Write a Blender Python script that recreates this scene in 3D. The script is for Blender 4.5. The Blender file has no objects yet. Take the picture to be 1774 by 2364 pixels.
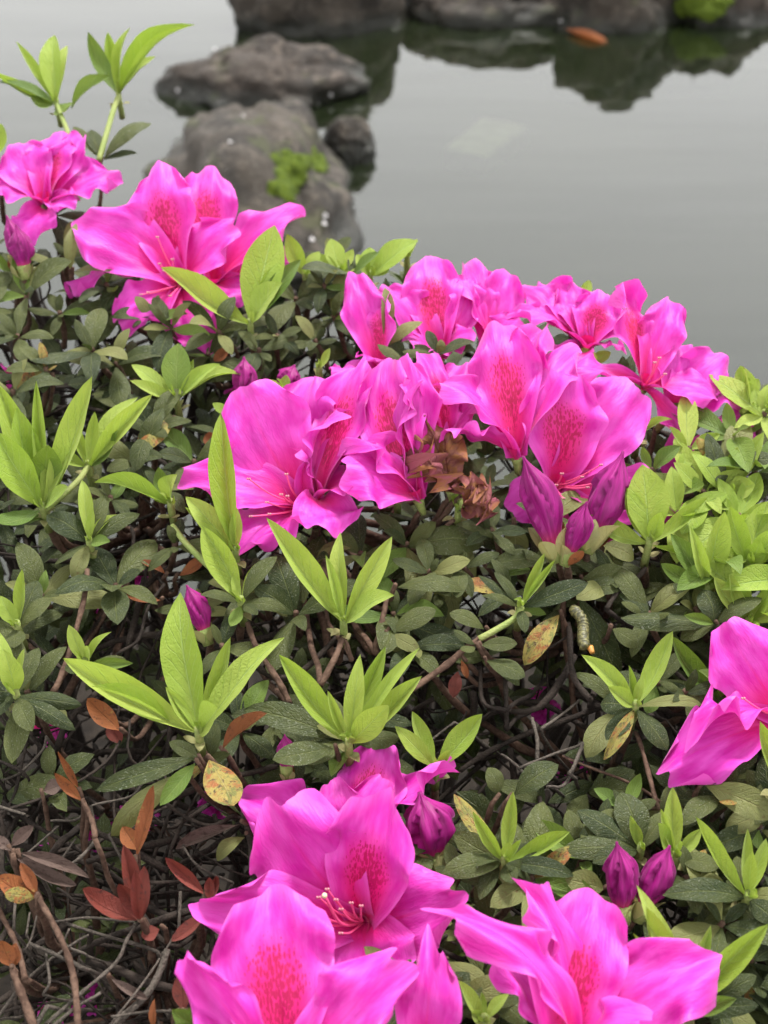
import bpy, math, random
from mathutils import Vector, Matrix, noise
R = math.radians
random.seed(7)
scene = bpy.context.scene
COL = scene.collection

# ------------------------------------------------------------------ camera
PITCH = 36.0
TV = math.tan(R(21.0))
CAM = Vector((0, 0, 1.30))
cd = bpy.data.cameras.new('camera')
cd.sensor_fit = 'VERTICAL'; cd.sensor_height = 24.0; cd.lens = 12.0 / TV
cd.clip_start = 0.02; cd.clip_end = 500
cd.dof.use_dof = True; cd.dof.focus_distance = 0.60; cd.dof.aperture_fstop = 8.5
cam = bpy.data.objects.new('camera', cd); COL.objects.link(cam)
cam.location = CAM; cam.rotation_euler = (R(90 - PITCH), 0, 0)
scene.camera = cam
scene.render.resolution_x, scene.render.resolution_y = 768, 1024
FWD = Vector((0, math.cos(R(PITCH)), -math.sin(R(PITCH))))
RGT = Vector((1, 0, 0)); UPV = Vector((0, math.sin(R(PITCH)), math.cos(R(PITCH))))
def cs(a):                       # camera-relative direction (right, up, towards the viewer) -> world
    return (RGT * a[0] + UPV * a[1] - FWD * a[2]).normalized()

# ------------------------------------------------------------------ world, sun, exposure
SUN_EL, SUN_AZ = 62.0, 25.0
world = bpy.data.worlds.new('World'); scene.world = world; world.use_nodes = True
wn = world.node_tree; wn.nodes.clear()
sky = wn.nodes.new('ShaderNodeTexSky'); sky.sky_type = 'NISHITA'; sky.sun_disc = False
sky.sun_elevation = R(SUN_EL); sky.sun_rotation = R(SUN_AZ); sky.dust_density = 3.0
hs = wn.nodes.new('ShaderNodeHueSaturation'); hs.inputs['Saturation'].default_value = 0.12
wn.links.new(sky.outputs[0], hs.inputs['Color'])
tcw = wn.nodes.new('ShaderNodeTexCoord'); sep = wn.nodes.new('ShaderNodeSeparateXYZ')
wn.links.new(tcw.outputs['Generated'], sep.inputs[0])
rmp = wn.nodes.new('ShaderNodeMapRange'); rmp.inputs['From Min'].default_value = 0.0
rmp.inputs['From Max'].default_value = 1.0; rmp.inputs['To Min'].default_value = 10.4; rmp.inputs['To Max'].default_value = 8.6
wn.links.new(sep.outputs['Z'], rmp.inputs['Value'])
cmb = wn.nodes.new('ShaderNodeMix'); cmb.data_type = 'RGBA'; cmb.blend_type = 'MULTIPLY'; cmb.inputs['Factor'].default_value = 1.0
cmb.inputs['A'].default_value = (1.0, 0.995, 0.99, 1)
wn.links.new(rmp.outputs[0], cmb.inputs['B'])
wm = wn.nodes.new('ShaderNodeMix'); wm.data_type = 'RGBA'; wm.inputs['Factor'].default_value = 0.75
wn.links.new(hs.outputs[0], wm.inputs['A']); wn.links.new(cmb.outputs['Result'], wm.inputs['B'])
bg = wn.nodes.new('ShaderNodeBackground'); bg.inputs['Strength'].default_value = 0.062
wn.links.new(wm.outputs['Result'], bg.inputs['Color'])
wo = wn.nodes.new('ShaderNodeOutputWorld'); wn.links.new(bg.outputs[0], wo.inputs['Surface'])
sl = bpy.data.lights.new('sun', 'SUN'); sl.energy = 1.5; sl.angle = R(10); sl.color = (1.0, 0.97, 0.92)
so = bpy.data.objects.new('sun', sl); COL.objects.link(so)
sd = Vector((math.sin(R(SUN_AZ)) * math.cos(R(SUN_EL)), math.cos(R(SUN_AZ)) * math.cos(R(SUN_EL)), math.sin(R(SUN_EL))))
so.rotation_euler = sd.to_track_quat('Z', 'Y').to_euler(); so.location = sd * 20
vs = scene.view_settings
vs.view_transform = 'Standard'; vs.look = 'None'; vs.exposure = 1.92; vs.gamma = 1.0; vs.use_curve_mapping = False
scene.cycles.max_bounces = 5; scene.cycles.diffuse_bounces = 2; scene.cycles.glossy_bounces = 3; scene.cycles.transmission_bounces = 3; scene.cycles.transparent_max_bounces = 4
scene.cycles.use_denoising = True
scene.cycles.use_adaptive_sampling = True; scene.cycles.adaptive_threshold = 0.03

# ------------------------------------------------------------------ helpers
TILE = {'F': (0, 0, 1774 / 1660), 'R1': (0, 0, 887 / 1660), 'R2': (887, 0, 887 / 1660), 'R3': (0, 500, 887 / 1660),
        'R4': (887, 500, 887 / 1660), 'R5': (0, 1150, 887 / 1660), 'R6': (887, 1150, 887 / 1660), 'R7': (0, 1700, 887 / 1660),
        'R8': (887, 1700, 887 / 1660), 'Z1': (0, 280, 500 / 1660), 'Z2': (150, 380, 550 / 1660), 'Z3': (420, 780, 600 / 1660),
        'Z4': (760, 560, 500 / 1660), 'Z5': (1000, 620, 500 / 1660), 'Z6': (1150, 860, 500 / 1660), 'Z7': (420, 1680, 650 / 1660),
        'Z8': (900, 2000, 800 / 1660)}
def gp(tile, x, y):
    ox, oy, s = TILE[tile]
    return ox + x * s, oy + y * s
def depth(py):                   # the sloping face of the hedge
    return 1.0 / (1.96 - 0.000376 * (2364 - py))
def at(px, py, D):
    return CAM + FWD * D + RGT * ((px - 887) / 1182 * TV * D) + UPV * (-(py - 1182) / 1182 * TV * D)
def P(px, py, dz=0.0):           # point on the hedge face, dz cm further in
    return at(px, py, depth(py) + dz * 0.01)
def W(px, py, z=0.0):            # point on a level plane
    d = at(px, py, 1.0) - CAM
    return CAM + d * ((z - CAM.z) / d.z)
def proj(v):
    d = v - CAM; D = d.dot(FWD)
    return 887 + d.dot(RGT) / D / TV * 1182, 1182 - d.dot(UPV) / D / TV * 1182
def mpp(D):                      # metres per photo pixel at depth D
    return 2 * TV * D / 2364

def link(o, parent=None):
    COL.objects.link(o)
    if parent is not None:
        o.parent = parent
        wp = WM[parent.name]
        o.matrix_parent_inverse = wp.inverted()
    WM[o.name] = o.matrix_basis.copy()
    return o
WM = {}
def mesh(name, verts, faces, mats, uvs=None, attrs=None, smooth=True, midx=None):
    m = bpy.data.meshes.new(name)
    m.from_pydata(verts, [], faces)
    for mt in (mats if isinstance(mats, (list, tuple)) else [mats]):
        m.materials.append(mt)
    if uvs is not None:
        l = m.uv_layers.new(name='UVMap')
        vi = [0] * len(m.loops); m.loops.foreach_get('vertex_index', vi)
        flat = []
        for v in vi: flat.extend(uvs[v])
        l.data.foreach_set('uv', flat)
    for k, vals in (attrs or {}).items():
        a = m.attributes.new(k, 'FLOAT', 'POINT')
        a.data.foreach_set('value', vals if isinstance(vals, list) else [vals] * len(verts))
    if midx: m.polygons.foreach_set('material_index', midx)
    if smooth: m.polygons.foreach_set('use_smooth', [True] * len(m.polygons))
    m.update()
    return m
def obj(name, m, parent=None, loc=None, mat=None):
    o = bpy.data.objects.new(name, m)
    if mat is not None: o.matrix_basis = mat
    elif loc is not None: o.matrix_basis = Matrix.Translation(loc)
    return link(o, parent)
def tag(o, label=None, cat=None, group=None, kind=None):
    if label: o['label'] = label
    if cat: o['category'] = cat
    if group: o['group'] = group
    if kind: o['kind'] = kind
    return o

def tube(V, Fc, pts, r0, r1, sides=6, knob=0.0, flat=1.0):
    n = len(pts); b = len(V)
    prev = None
    for i, p in enumerate(pts):
        t = (pts[min(i + 1, n - 1)] - pts[max(i - 1, 0)])
        t = t.normalized() if t.length > 1e-9 else Vector((0, 0, 1))
        if prev is None:
            a = t.orthogonal().normalized()
        else:
            a = prev - t * prev.dot(t)
            a = a.normalized() if a.length > 1e-6 else t.orthogonal().normalized()
        prev = a; c = t.cross(a)
        k = i / max(1, n - 1); r = r0 + (r1 - r0) * k
        if knob: r *= 1 + knob * noise.noise(p * 160) + (0.8 * knob if i % 4 == 2 else 0)
        for j in range(sides):
            th = 2 * math.pi * j / sides
            V.append(p + a * (r * math.cos(th)) + c * (r * flat * math.sin(th)))
    for i in range(n - 1):
        for j in range(sides):
            j2 = (j + 1) % sides
            Fc.append((b + i * sides + j, b + i * sides + j2, b + (i + 1) * sides + j2, b + (i + 1) * sides + j))
    Fc.append(tuple(b + j for j in range(sides - 1, -1, -1)))
    Fc.append(tuple(b + (n - 1) * sides + j for j in range(sides)))
def smooth_path(pts, per=4, wob=0.0):
    if len(pts) < 2: return pts
    out = []
    P_ = [pts[0] * 2 - pts[1]] + list(pts) + [pts[-1] * 2 - pts[-2]]
    for i in range(1, len(P_) - 2):
        a, b, c, d = P_[i - 1], P_[i], P_[i + 1], P_[i + 2]
        for k in range(per):
            t = k / per
            out.append(0.5 * ((2 * b) + (c - a) * t + (2 * a - 5 * b + 4 * c - d) * t * t + (3 * b - a - 3 * c + d) * t ** 3))
    out.append(P_[-2].copy())
    if wob:
        for i in range(1, len(out) - 1):
            out[i] = out[i] + Vector((noise.noise(out[i] * 40), noise.noise(out[i] * 40 + Vector((9, 1, 3))), noise.noise(out[i] * 40 + Vector((2, 7, 5))))) * wob
    return out

# ------------------------------------------------------------------ materials
class NB:
    def __init__(s, name):
        s.m = bpy.data.materials.new(name); s.m.use_nodes = True
        s.t = s.m.node_tree; s.t.nodes.clear()
        s.out = s.n('ShaderNodeOutputMaterial')
    def n(s, ty, **kw):
        nd = s.t.nodes.new(ty)
        for k, v in kw.items(): setattr(nd, k, v)
        return nd
    def set(s, sock, v):
        if isinstance(v, bpy.types.NodeSocket): s.t.links.new(v, sock)
        elif isinstance(v, (tuple, list)) and len(v) == 3 and sock.type == 'RGBA': sock.default_value = (*v, 1)
        else: sock.default_value = v
    def math(s, op, a, b=0.0, c=None, clamp=False):
        nd = s.n('ShaderNodeMath', operation=op, use_clamp=clamp)
        s.set(nd.inputs[0], a); s.set(nd.inputs[1], b)
        if c is not None: s.set(nd.inputs[2], c)
        return nd.outputs[0]
    def mix(s, f, a, b, blend='MIX'):
        nd = s.n('ShaderNodeMix', data_type='RGBA', blend_type=blend)
        s.set(nd.inputs['Factor'], f); s.set(nd.inputs['A'], a); s.set(nd.inputs['B'], b)
        return nd.outputs['Result']
    def sm(s, v, lo, hi, a=0.0, b=1.0):
        nd = s.n('ShaderNodeMapRange', interpolation_type='SMOOTHSTEP')
        s.set(nd.inputs['Value'], v); nd.inputs['From Min'].default_value = lo; nd.inputs['From Max'].default_value = hi
        nd.inputs['To Min'].default_value = a; nd.inputs['To Max'].default_value = b
        return nd.outputs[0]
    def noise(s, vec, scale, detail=3, rough=0.55):
        nd = s.n('ShaderNodeTexNoise'); nd.inputs['Scale'].default_value = scale
        nd.inputs['Detail'].default_value = detail; nd.inputs['Roughness'].default_value = rough
        if vec is not None: s.set(nd.inputs['Vector'], vec)
        return nd.outputs['Fac']
    def voro(s, vec, scale, feature='F1'):
        nd = s.n('ShaderNodeTexVoronoi', feature=feature); nd.inputs['Scale'].default_value = scale
        if vec is not None: s.set(nd.inputs['Vector'], vec)
        return nd.outputs['Distance']
    def uv(s):
        u = s.n('ShaderNodeUVMap'); sp = s.n('ShaderNodeSeparateXYZ'); s.t.links.new(u.outputs[0], sp.inputs[0])
        return u.outputs[0], sp.outputs['X'], sp.outputs['Y']
    def comb(s, x, y, z=0.0):
        c = s.n('ShaderNodeCombineXYZ'); s.set(c.inputs[0], x); s.set(c.inputs[1], y); s.set(c.inputs[2], z)
        return c.outputs[0]
    def attr(s, name):
        a = s.n('ShaderNodeAttribute'); a.attribute_name = name
        return a.outputs['Fac']
    def rnd(s):
        o = s.n('ShaderNodeObjectInfo').outputs['Random']; g = s.n('ShaderNodeNewGeometry').outputs['Random Per Island']
        return s.math('FRACT', s.math('ADD', o, s.math('MULTIPLY', g, 0.77)))
    def pos(s):
        return s.n('ShaderNodeNewGeometry').outputs['Position']
    def bump(s, h, strength, dist):
        b = s.n('ShaderNodeBump'); b.inputs['Strength'].default_value = strength; b.inputs['Distance'].default_value = dist
        s.set(b.inputs['Height'], h)
        return b.outputs[0]
    def principled(s, col, rough, normal=None, spec=0.5, sheen=0.0, sheen_tint=None):
        p = s.n('ShaderNodeBsdfPrincipled')
        s.set(p.inputs['Base Color'], col); s.set(p.inputs['Roughness'], rough)
        s.set(p.inputs['Specular IOR Level'], spec)
        if normal is not None: s.set(p.inputs['Normal'], normal)
        if sheen:
            p.inputs['Sheen Weight'].default_value = sheen; p.inputs['Sheen Roughness'].default_value = 0.4
            if sheen_tint: p.inputs['Sheen Tint'].default_value = (*sheen_tint, 1)
        return p.outputs[0]
    def translucent(s, surf, col, f, normal=None):
        t = s.n('ShaderNodeBsdfTranslucent'); s.set(t.inputs['Color'], col)
        if normal is not None: s.set(t.inputs['Normal'], normal)
        mx = s.n('ShaderNodeMixShader'); s.set(mx.inputs[0], f)
        s.t.links.new(surf, mx.inputs[1]); s.t.links.new(t.outputs[0], mx.inputs[2])
        return mx.outputs[0]
    def done(s, surf):
        s.t.links.new(surf, s.out.inputs['Surface']); return s.m

def mat_petal(name, body, edge, throat, deep):
    b = NB(name); uv, u, v = b.uv()
    tint = b.attr('tint'); bl = b.attr('blotch')
    uc = b.math('ABSOLUTE', b.math('SUBTRACT', u, 0.5))
    vec3 = b.comb(b.math('MULTIPLY', u, 3.0), b.math('MULTIPLY', v, 2.0), b.math('MULTIPLY', tint, 31.0))
    cloud = b.noise(vec3, 2.2, 2)
    col = b.mix(b.sm(cloud, 0.3, 0.7), body, edge)
    # veins fanning from the throat
    nv = b.noise(vec3, 3.0, 2)
    vein = b.math('SINE', b.math('ADD', b.math('MULTIPLY', u, 75.0), b.math('MULTIPLY', nv, 14.0)))
    vein = b.sm(vein, 0.55, 1.0)
    col = b.mix(b.math('MULTIPLY', vein, 0.09), col, deep)
    rim = b.math('MAXIMUM', b.sm(uc, 0.40, 0.50), b.sm(v, 0.90, 1.0))
    col = b.mix(b.math('MULTIPLY', rim, 0.45), col, (0.82, 0.16, 0.66))
    bas = b.noise(b.comb(u, v, b.math('MULTIPLY', tint, 17.0)), 1.7, 1)
    col = b.mix(b.math('MULTIPLY', b.sm(bas, 0.45, 0.75), 0.35), col, deep)
    # throat
    thr = b.math('MULTIPLY', b.sm(v, 0.62, 0.18), b.sm(uc, 0.55, 0.12))
    col = b.mix(b.math('MULTIPLY', thr, 0.85), col, throat)
    midl = b.math('MULTIPLY', b.sm(uc, 0.030, 0.004), b.sm(v, 0.95, 0.35))
    col = b.mix(b.math('MULTIPLY', midl, 0.4), col, throat)
    # blotch: blush, then spots running together towards the base
    wob = b.math('MULTIPLY', b.math('SUBTRACT', nv, 0.5), 0.10)
    r = b.math('ADD', b.math('ADD', b.math('POWER', b.math('MULTIPLY', uc, 2.7), 2.0), b.math('POWER', b.math('MULTIPLY', b.math('SUBTRACT', v, 0.46), 2.6), 2.0)), wob)
    msk = b.math('MULTIPLY', b.sm(r, 1.05, 0.0), bl, clamp=True)
    col = b.mix(b.math('MULTIPLY', msk, 0.75), col, throat)
    vor = b.voro(b.comb(b.math('MULTIPLY', u, 46.0), b.math('MULTIPLY', v, 26.0), b.math('MULTIPLY', tint, 13.0)), 1.0)
    thrs = b.math('MULTIPLY', msk, 0.66)
    dot = b.math('LESS_THAN', vor, b.math('ADD', thrs, -0.02))
    dot = b.sm(b.math('SUBTRACT', thrs, vor), 0.0, 0.10)
    col = b.mix(b.math('MULTIPLY', dot, 0.9), col, (0.42, 0.002, 0.060))
    hsv = b.n('ShaderNodeHueSaturation'); b.set(hsv.inputs['Color'], col)
    b.set(hsv.inputs['Value'], b.math('MULTIPLY_ADD', tint, 0.20, 0.90)); b.set(hsv.inputs['Hue'], b.math('MULTIPLY_ADD', tint, 0.016, 0.490))
    col = hsv.outputs[0]
    crk = b.noise(b.comb(b.math('MULTIPLY', u, 22.0), b.math('MULTIPLY', v, 9.0), tint), 1.6, 2)
    h = b.math('ADD', b.math('MULTIPLY', vein, 0.15), b.math('MULTIPLY', crk, 0.8))
    nm = b.bump(h, 0.30, 0.0013)
    s = b.principled(col, 0.50, nm, 0.38, 0.22, (1.0, 0.8, 0.97))
    s = b.translucent(s, b.mix(0.5, col, (0.80, 0.02, 0.32)), 0.30, nm)
    return b.done(s)

def mat_leaf(name, c0, c1, vein_c, rough, trans, trans_c, spec=0.4, mott=None, dust=0.0, sheen=0.0):
    b = NB(name); uv, u, v = b.uv(); rd = b.rnd()
    uc = b.math('ABSOLUTE', b.math('SUBTRACT', u, 0.5))
    vec = b.comb(b.math('MULTIPLY', u, 1.2), b.math('MULTIPLY', v, 3.0), b.math('MULTIPLY', rd, 50.0))
    nz = b.noise(vec, 2.0, 2)
    col = b.mix(b.math('ADD', b.math('MULTIPLY', rd, 0.75), b.math('MULTIPLY', b.math('SUBTRACT', nz, 0.5), 0.7), clamp=True), c0, c1)
    if mott:
        for (mc, lo, hi, sc) in mott:
            nn = b.noise(b.comb(b.math('MULTIPLY', u, 1.0), b.math('MULTIPLY', v, 2.2), b.math('MULTIPLY', rd, 90.0 + sc)), sc, 3, 0.65)
            col = b.mix(b.sm(nn, lo, hi), col, mc)
    mid = b.sm(uc, 0.035, 0.006)
    lat = b.math('SINE', b.math('ADD', b.math('MULTIPLY', b.math('SUBTRACT', v, b.math('MULTIPLY', uc, 0.55)), 52.0), b.math('MULTIPLY', nz, 5.0)))
    lat = b.math('MULTIPLY', b.sm(lat, 0.80, 1.0), b.sm(uc, 0.48, 0.30))
    col = b.mix(b.math('MULTIPLY', b.math('MAXIMUM', b.math('MULTIPLY', mid, 0.75), b.math('MULTIPLY', lat, 0.30)), 0.8), col, vein_c)
    if dust:
        dn = b.noise(b.comb(b.math('MULTIPLY', u, 9.0), b.math('MULTIPLY', v, 24.0), b.math('MULTIPLY', rd, 40.0)), 1.6, 1, 0.7)
        col = b.mix(b.math('MULTIPLY', b.sm(dn, 0.60, 0.72), dust), col, (0.36, 0.38, 0.30))
    h = b.math('SUBTRACT', b.noise(b.comb(b.math('MULTIPLY', u, 14.0), b.math('MULTIPLY', v, 34.0), rd), 1.4, 1), b.math('ADD', b.math('MULTIPLY', lat, 0.8), b.math('MULTIPLY', mid, 1.2)))
    nm = b.bump(h, 0.6, 0.0009)
    s = b.principled(col, rough, nm, spec, sheen, (0.9, 1.0, 0.8) if sheen else None)
    if trans: s = b.translucent(s, b.mix(0.55, col, trans_c), trans, nm)
    return b.done(s)

def mat_bark(name, c0, c1, rough=0.85, scale=900):
    b = NB(name); p = b.pos(); n1 = b.noise(p, scale, 2); n2 = b.noise(p, 60, 1)
    col = b.mix(b.sm(b.math('ADD', b.math('MULTIPLY', n1, 0.55), b.math('MULTIPLY', n2, 0.45)), 0.35, 0.65), c0, c1)
    return b.done(b.principled(col, rough, b.bump(n1, 0.6, 0.0012), 0.25))

M = {}
M['petal'] = mat_petal('petal_magenta', (0.64, 0.015, 0.385), (0.76, 0.070, 0.540), (0.76, 0.012, 0.170), (0.42, 0.006, 0.20))
M['petal_wilt'] = mat_leaf('petal_withered', (0.27, 0.075, 0.105), (0.17, 0.075, 0.045), (0.12, 0.03, 0.03), 0.7, 0.15, (0.5, 0.15, 0.1), 0.2, [((0.24, 0.10, 0.04), 0.45, 0.6, 3.0)])
M['young'] = mat_leaf('young_leaf', (0.240, 0.345, 0.040), (0.440, 0.520, 0.110), (0.38, 0.52, 0.16), 0.50, 0.34, (0.42, 0.62, 0.03), 0.35, sheen=0.15)
M['fresh'] = mat_leaf('fresh_leaf', (0.085, 0.150, 0.020), (0.180, 0.260, 0.040), (0.26, 0.34, 0.10), 0.48, 0.26, (0.28, 0.40, 0.02), 0.4, sheen=0.10)
M['old'] = mat_leaf('old_leaf', (0.018, 0.030, 0.007), (0.092, 0.104, 0.028), (0.13, 0.15, 0.05), 0.50, 0.12, (0.12, 0.20, 0.02), 0.26, dust=0.30)
M['olive'] = mat_leaf('olive_leaf', (0.130, 0.140, 0.040), (0.190, 0.200, 0.060), (0.25, 0.24, 0.10), 0.5, 0.2, (0.3, 0.3, 0.03), 0.4, [((0.10, 0.06, 0.02), 0.62, 0.75, 3.0)])
M['aged'] = mat_leaf('aged_leaf', (0.27, 0.24, 0.055), (0.36, 0.26, 0.07), (0.36, 0.30, 0.12), 0.55, 0.2, (0.5, 0.3, 0.04), 0.35, [((0.28, 0.10, 0.03), 0.47, 0.62, 2.0), ((0.15, 0.16, 0.04), 0.50, 0.62, 2.7), ((0.075, 0.045, 0.022), 0.55, 0.64, 6.0)])
M['rust'] = mat_leaf('rust_leaf', (0.28, 0.095, 0.030), (0.22, 0.070, 0.030), (0.14, 0.05, 0.02), 0.6, 0.15, (0.5, 0.15, 0.03), 0.3, [((0.10, 0.04, 0.02), 0.55, 0.7, 4.0), ((0.30, 0.22, 0.06), 0.60, 0.75, 2.6)])
M['dead'] = mat_leaf('dead_red_leaf', (0.200, 0.045, 0.033), (0.135, 0.036, 0.028), (0.10, 0.03, 0.02), 0.6, 0.12, (0.4, 0.06, 0.03), 0.3, [((0.08, 0.03, 0.025), 0.55, 0.7, 3.0)])
M['husk'] = mat_leaf('dry_husk', (0.085, 0.055, 0.045), (0.14, 0.10, 0.085), (0.06, 0.04, 0.03), 0.75, 0.05, (0.2, 0.1, 0.05), 0.2, [((0.05, 0.03, 0.025), 0.5, 0.7, 4.0)])
M['scale'] = mat_leaf('bud_scale', (0.38, 0.34, 0.16), (0.34, 0.36, 0.14), (0.3, 0.25, 0.1), 0.5, 0.25, (0.5, 0.45, 0.1), 0.4)
M['stem'] = mat_bark('green_stem', (0.19, 0.25, 0.065), (0.27, 0.30, 0.10), 0.6)
M['twig'] = mat_bark('brown_twig', (0.050, 0.027, 0.018), (0.125, 0.075, 0.052), 0.85, 420)
M['grey'] = mat_bark('grey_twig', (0.035, 0.029, 0.023), (0.105, 0.088, 0.073), 0.9)
M['dark'] = mat_bark('dark_twig', (0.014, 0.010, 0.008), (0.040, 0.030, 0.024), 0.9)
M['filament'] = NB('filament'); M['filament'] = M['filament'].done(M['filament'].principled((0.85, 0.10, 0.28), 0.4))
M['anther'] = NB('anther'); M['anther'] = M['anther'].done(M['anther'].principled((0.50, 0.20, 0.24), 0.5))
M['stigma'] = NB('stigma'); M['stigma'] = M['stigma'].done(M['stigma'].principled((0.72, 0.75, 0.42), 0.4))
def mat_bud(name):
    b = NB(name); uv, u, v = b.uv()
    tint = b.attr('tint')
    n = b.noise(b.comb(b.math('MULTIPLY', u, 16.0), b.math('MULTIPLY', b.math('ADD', v, b.math('MULTIPLY', u, 0.6)), 1.6), b.math('MULTIPLY', tint, 20.0)), 1.6, 3)
    col = b.mix(b.sm(n, 0.35, 0.65), (0.20, 0.003, 0.110), (0.34, 0.008, 0.195))
    col = b.mix(b.sm(v, 0.30, 0.02), col, (0.70, 0.06, 0.20))
    nm = b.bump(n, 0.5, 0.0015)
    s = b.principled(col, 0.5, nm, 0.35, 0.08, (1.0, 0.7, 0.95))
    return b.done(b.translucent(s, (0.7, 0.02, 0.35), 0.12))
M['bud'] = mat_bud('bud_petal')

# ------------------------------------------------------------------ setting: ground, water, rocks
def hfield(name, x0, x1, y0, y1, nx, ny, fz, mat):
    V = []; Fc = []
    for j in range(ny + 1):
        for i in range(nx + 1):
            tx = i / nx * 2 - 1; ty = j / ny * 2 - 1
            x = (x0 + x1) / 2 + (x1 - x0) / 2 * (0.05 * tx + 0.95 * tx ** 5)
            y = 1.5 + (y1 - y0) / 2 * (0.05 * ty + 0.95 * ty ** 5)
            V.append((x, y, fz(x, y)))
    for j in range(ny):
        for i in range(nx):
            a = j * (nx + 1) + i
            Fc.append((a, a + 1, a + nx + 2, a + nx + 1))
    return mesh(name, V, Fc, mat)
def sst(a, b, x):
    t = max(0, min(1, (x - a) / (b - a))); return t * t * (3 - 2 * t)
def ground_z(x, y):
    n = noise.noise(Vector((x * 1.3, y * 1.3, 0))) * 0.05
    bank = 0.30 * (1 - sst(1.15, 1.55, y + n)) - 0.55 * sst(1.2, 1.7, y)
    far = 0.95 * sst(16, 22, math.hypot(x, y - 4))
    return min(0.45, bank + far) + n * 0.5 + 0.012 * noise.noise(Vector((x * 14, y * 14, 3)))
b = NB('soil'); p = b.pos()
sn = b.noise(p, 45, 6, 0.7)
col = b.mix(b.sm(sn, 0.35, 0.7), (0.008, 0.006, 0.0045), (0.024, 0.018, 0.013))
M['soil'] = b.done(b.principled(col, 0.95, b.bump(sn, 0.8, 0.01), 0.2))
tag(obj('ground', hfield('ground', -220, 220, -220, 220, 130, 130, ground_z, M['soil'])), kind='structure')

b = NB('pond_water'); p = b.pos()
mp = b.n('ShaderNodeMapping'); b.set(mp.inputs['Vector'], p); mp.inputs['Scale'].default_value = (0.55, 2.2, 1)
rip = b.noise(mp.outputs[0], 2.4, 2, 0.45); rip2 = b.noise(p, 0.9, 1, 0.4)
nm = b.bump(b.math('ADD', b.math('MULTIPLY', rip, 0.5), rip2), 0.08, 0.05)
fr = b.n('ShaderNodeFresnel'); fr.inputs['IOR'].default_value = 1.72; b.set(fr.inputs['Normal'], nm)
gl = b.n('ShaderNodeBsdfGlossy'); gl.inputs['Roughness'].default_value = 0.02; gl.inputs['Color'].default_value = (1, 1, 1, 1); b.set(gl.inputs['Normal'], nm)
mk = b.n('ShaderNodeBsdfDiffuse')
b.set(mk.inputs['Color'], b.mix(b.sm(b.noise(p, 0.8, 2), 0.35, 0.65), (0.010, 0.015, 0.006), (0.016, 0.021, 0.009)))
tr = b.n('ShaderNodeBsdfTransparent'); tr.inputs['Color'].default_value = (0.62, 0.68, 0.52, 1)
m1 = b.n('ShaderNodeMixShader'); m1.inputs[0].default_value = 0.62
b.t.links.new(tr.outputs[0], m1.inputs[1]); b.t.links.new(mk.outputs[0], m1.inputs[2])
m2 = b.n('ShaderNodeMixShader'); b.t.links.new(fr.outputs[0], m2.inputs[0])
b.t.links.new(m1.outputs[0], m2.inputs[1]); b.t.links.new(gl.outputs[0], m2.inputs[2])
M['water'] = b.done(m2.outputs[0])
V = [(math.cos(a) * 24, 4 + math.sin(a) * 24, 0) for a in [2 * math.pi * k / 64 for k in range(64)]]
tag(obj('water', mesh('water', V, [tuple(range(64))], M['water'], smooth=False)), kind='structure')

def mat_rock(name, c0, c1, c2, moss=0.0, mseed=0.0):
    b = NB(name); p = b.pos()
    n1 = b.noise(p, 5.0, 6, 0.65); n2 = b.noise(p, 22, 5, 0.7); n3 = b.noise(p, 90, 3, 0.7)
    col = b.mix(b.sm(n1, 0.40, 0.60), c0, c1)
    col = b.mix(b.sm(n2, 0.50, 0.64), col, c2)
    col = b.mix(b.math('MULTIPLY', b.sm(n3, 0.60, 0.7), 0.5), col, (0.20, 0.185, 0.165))
    # wet dark band and green slime near the water line
    z = b.n('ShaderNodeSeparateXYZ'); b.set(z.inputs[0], p)
    wet = b.sm(b.math('ADD', z.outputs['Z'], b.math('MULTIPLY', b.math('SUBTRACT', n1, 0.5), 0.10)), 0.075, 0.015)
    col = b.mix(b.math('MULTIPLY', wet, 0.9), col, (0.007, 0.008, 0.004))
    if moss:
        nz = b.n('ShaderNodeSeparateXYZ'); b.set(nz.inputs[0], b.n('ShaderNodeNewGeometry').outputs['Normal'])
        mm = b.math('MULTIPLY', b.sm(b.noise(b.n('ShaderNodeMapping').outputs[0] if False else p, 7.0 + mseed, 3), 0.55, 0.66), b.sm(nz.outputs['Z'], 0.2, 0.7))
        col = b.mix(b.math('MULTIPLY', mm, moss), col, (0.085, 0.105, 0.025))
    h = b.math('ADD', n2, b.math('MULTIPLY', n3, 0.4))
    rough = b.math('MULTIPLY_ADD', wet, -0.45, 0.85)
    return b.done(b.principled(col, rough, b.bump(h, 0.7, 0.02), 0.4))
M['rockA'] = mat_rock('rock_brown', (0.014, 0.010, 0.007), (0.044, 0.034, 0.027), (0.086, 0.068, 0.055), 0.15)
M['rockB'] = mat_rock('rock_grey', (0.013, 0.010, 0.007), (0.040, 0.032, 0.024), (0.075, 0.061, 0.048), 0.25, 2.0)

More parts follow.
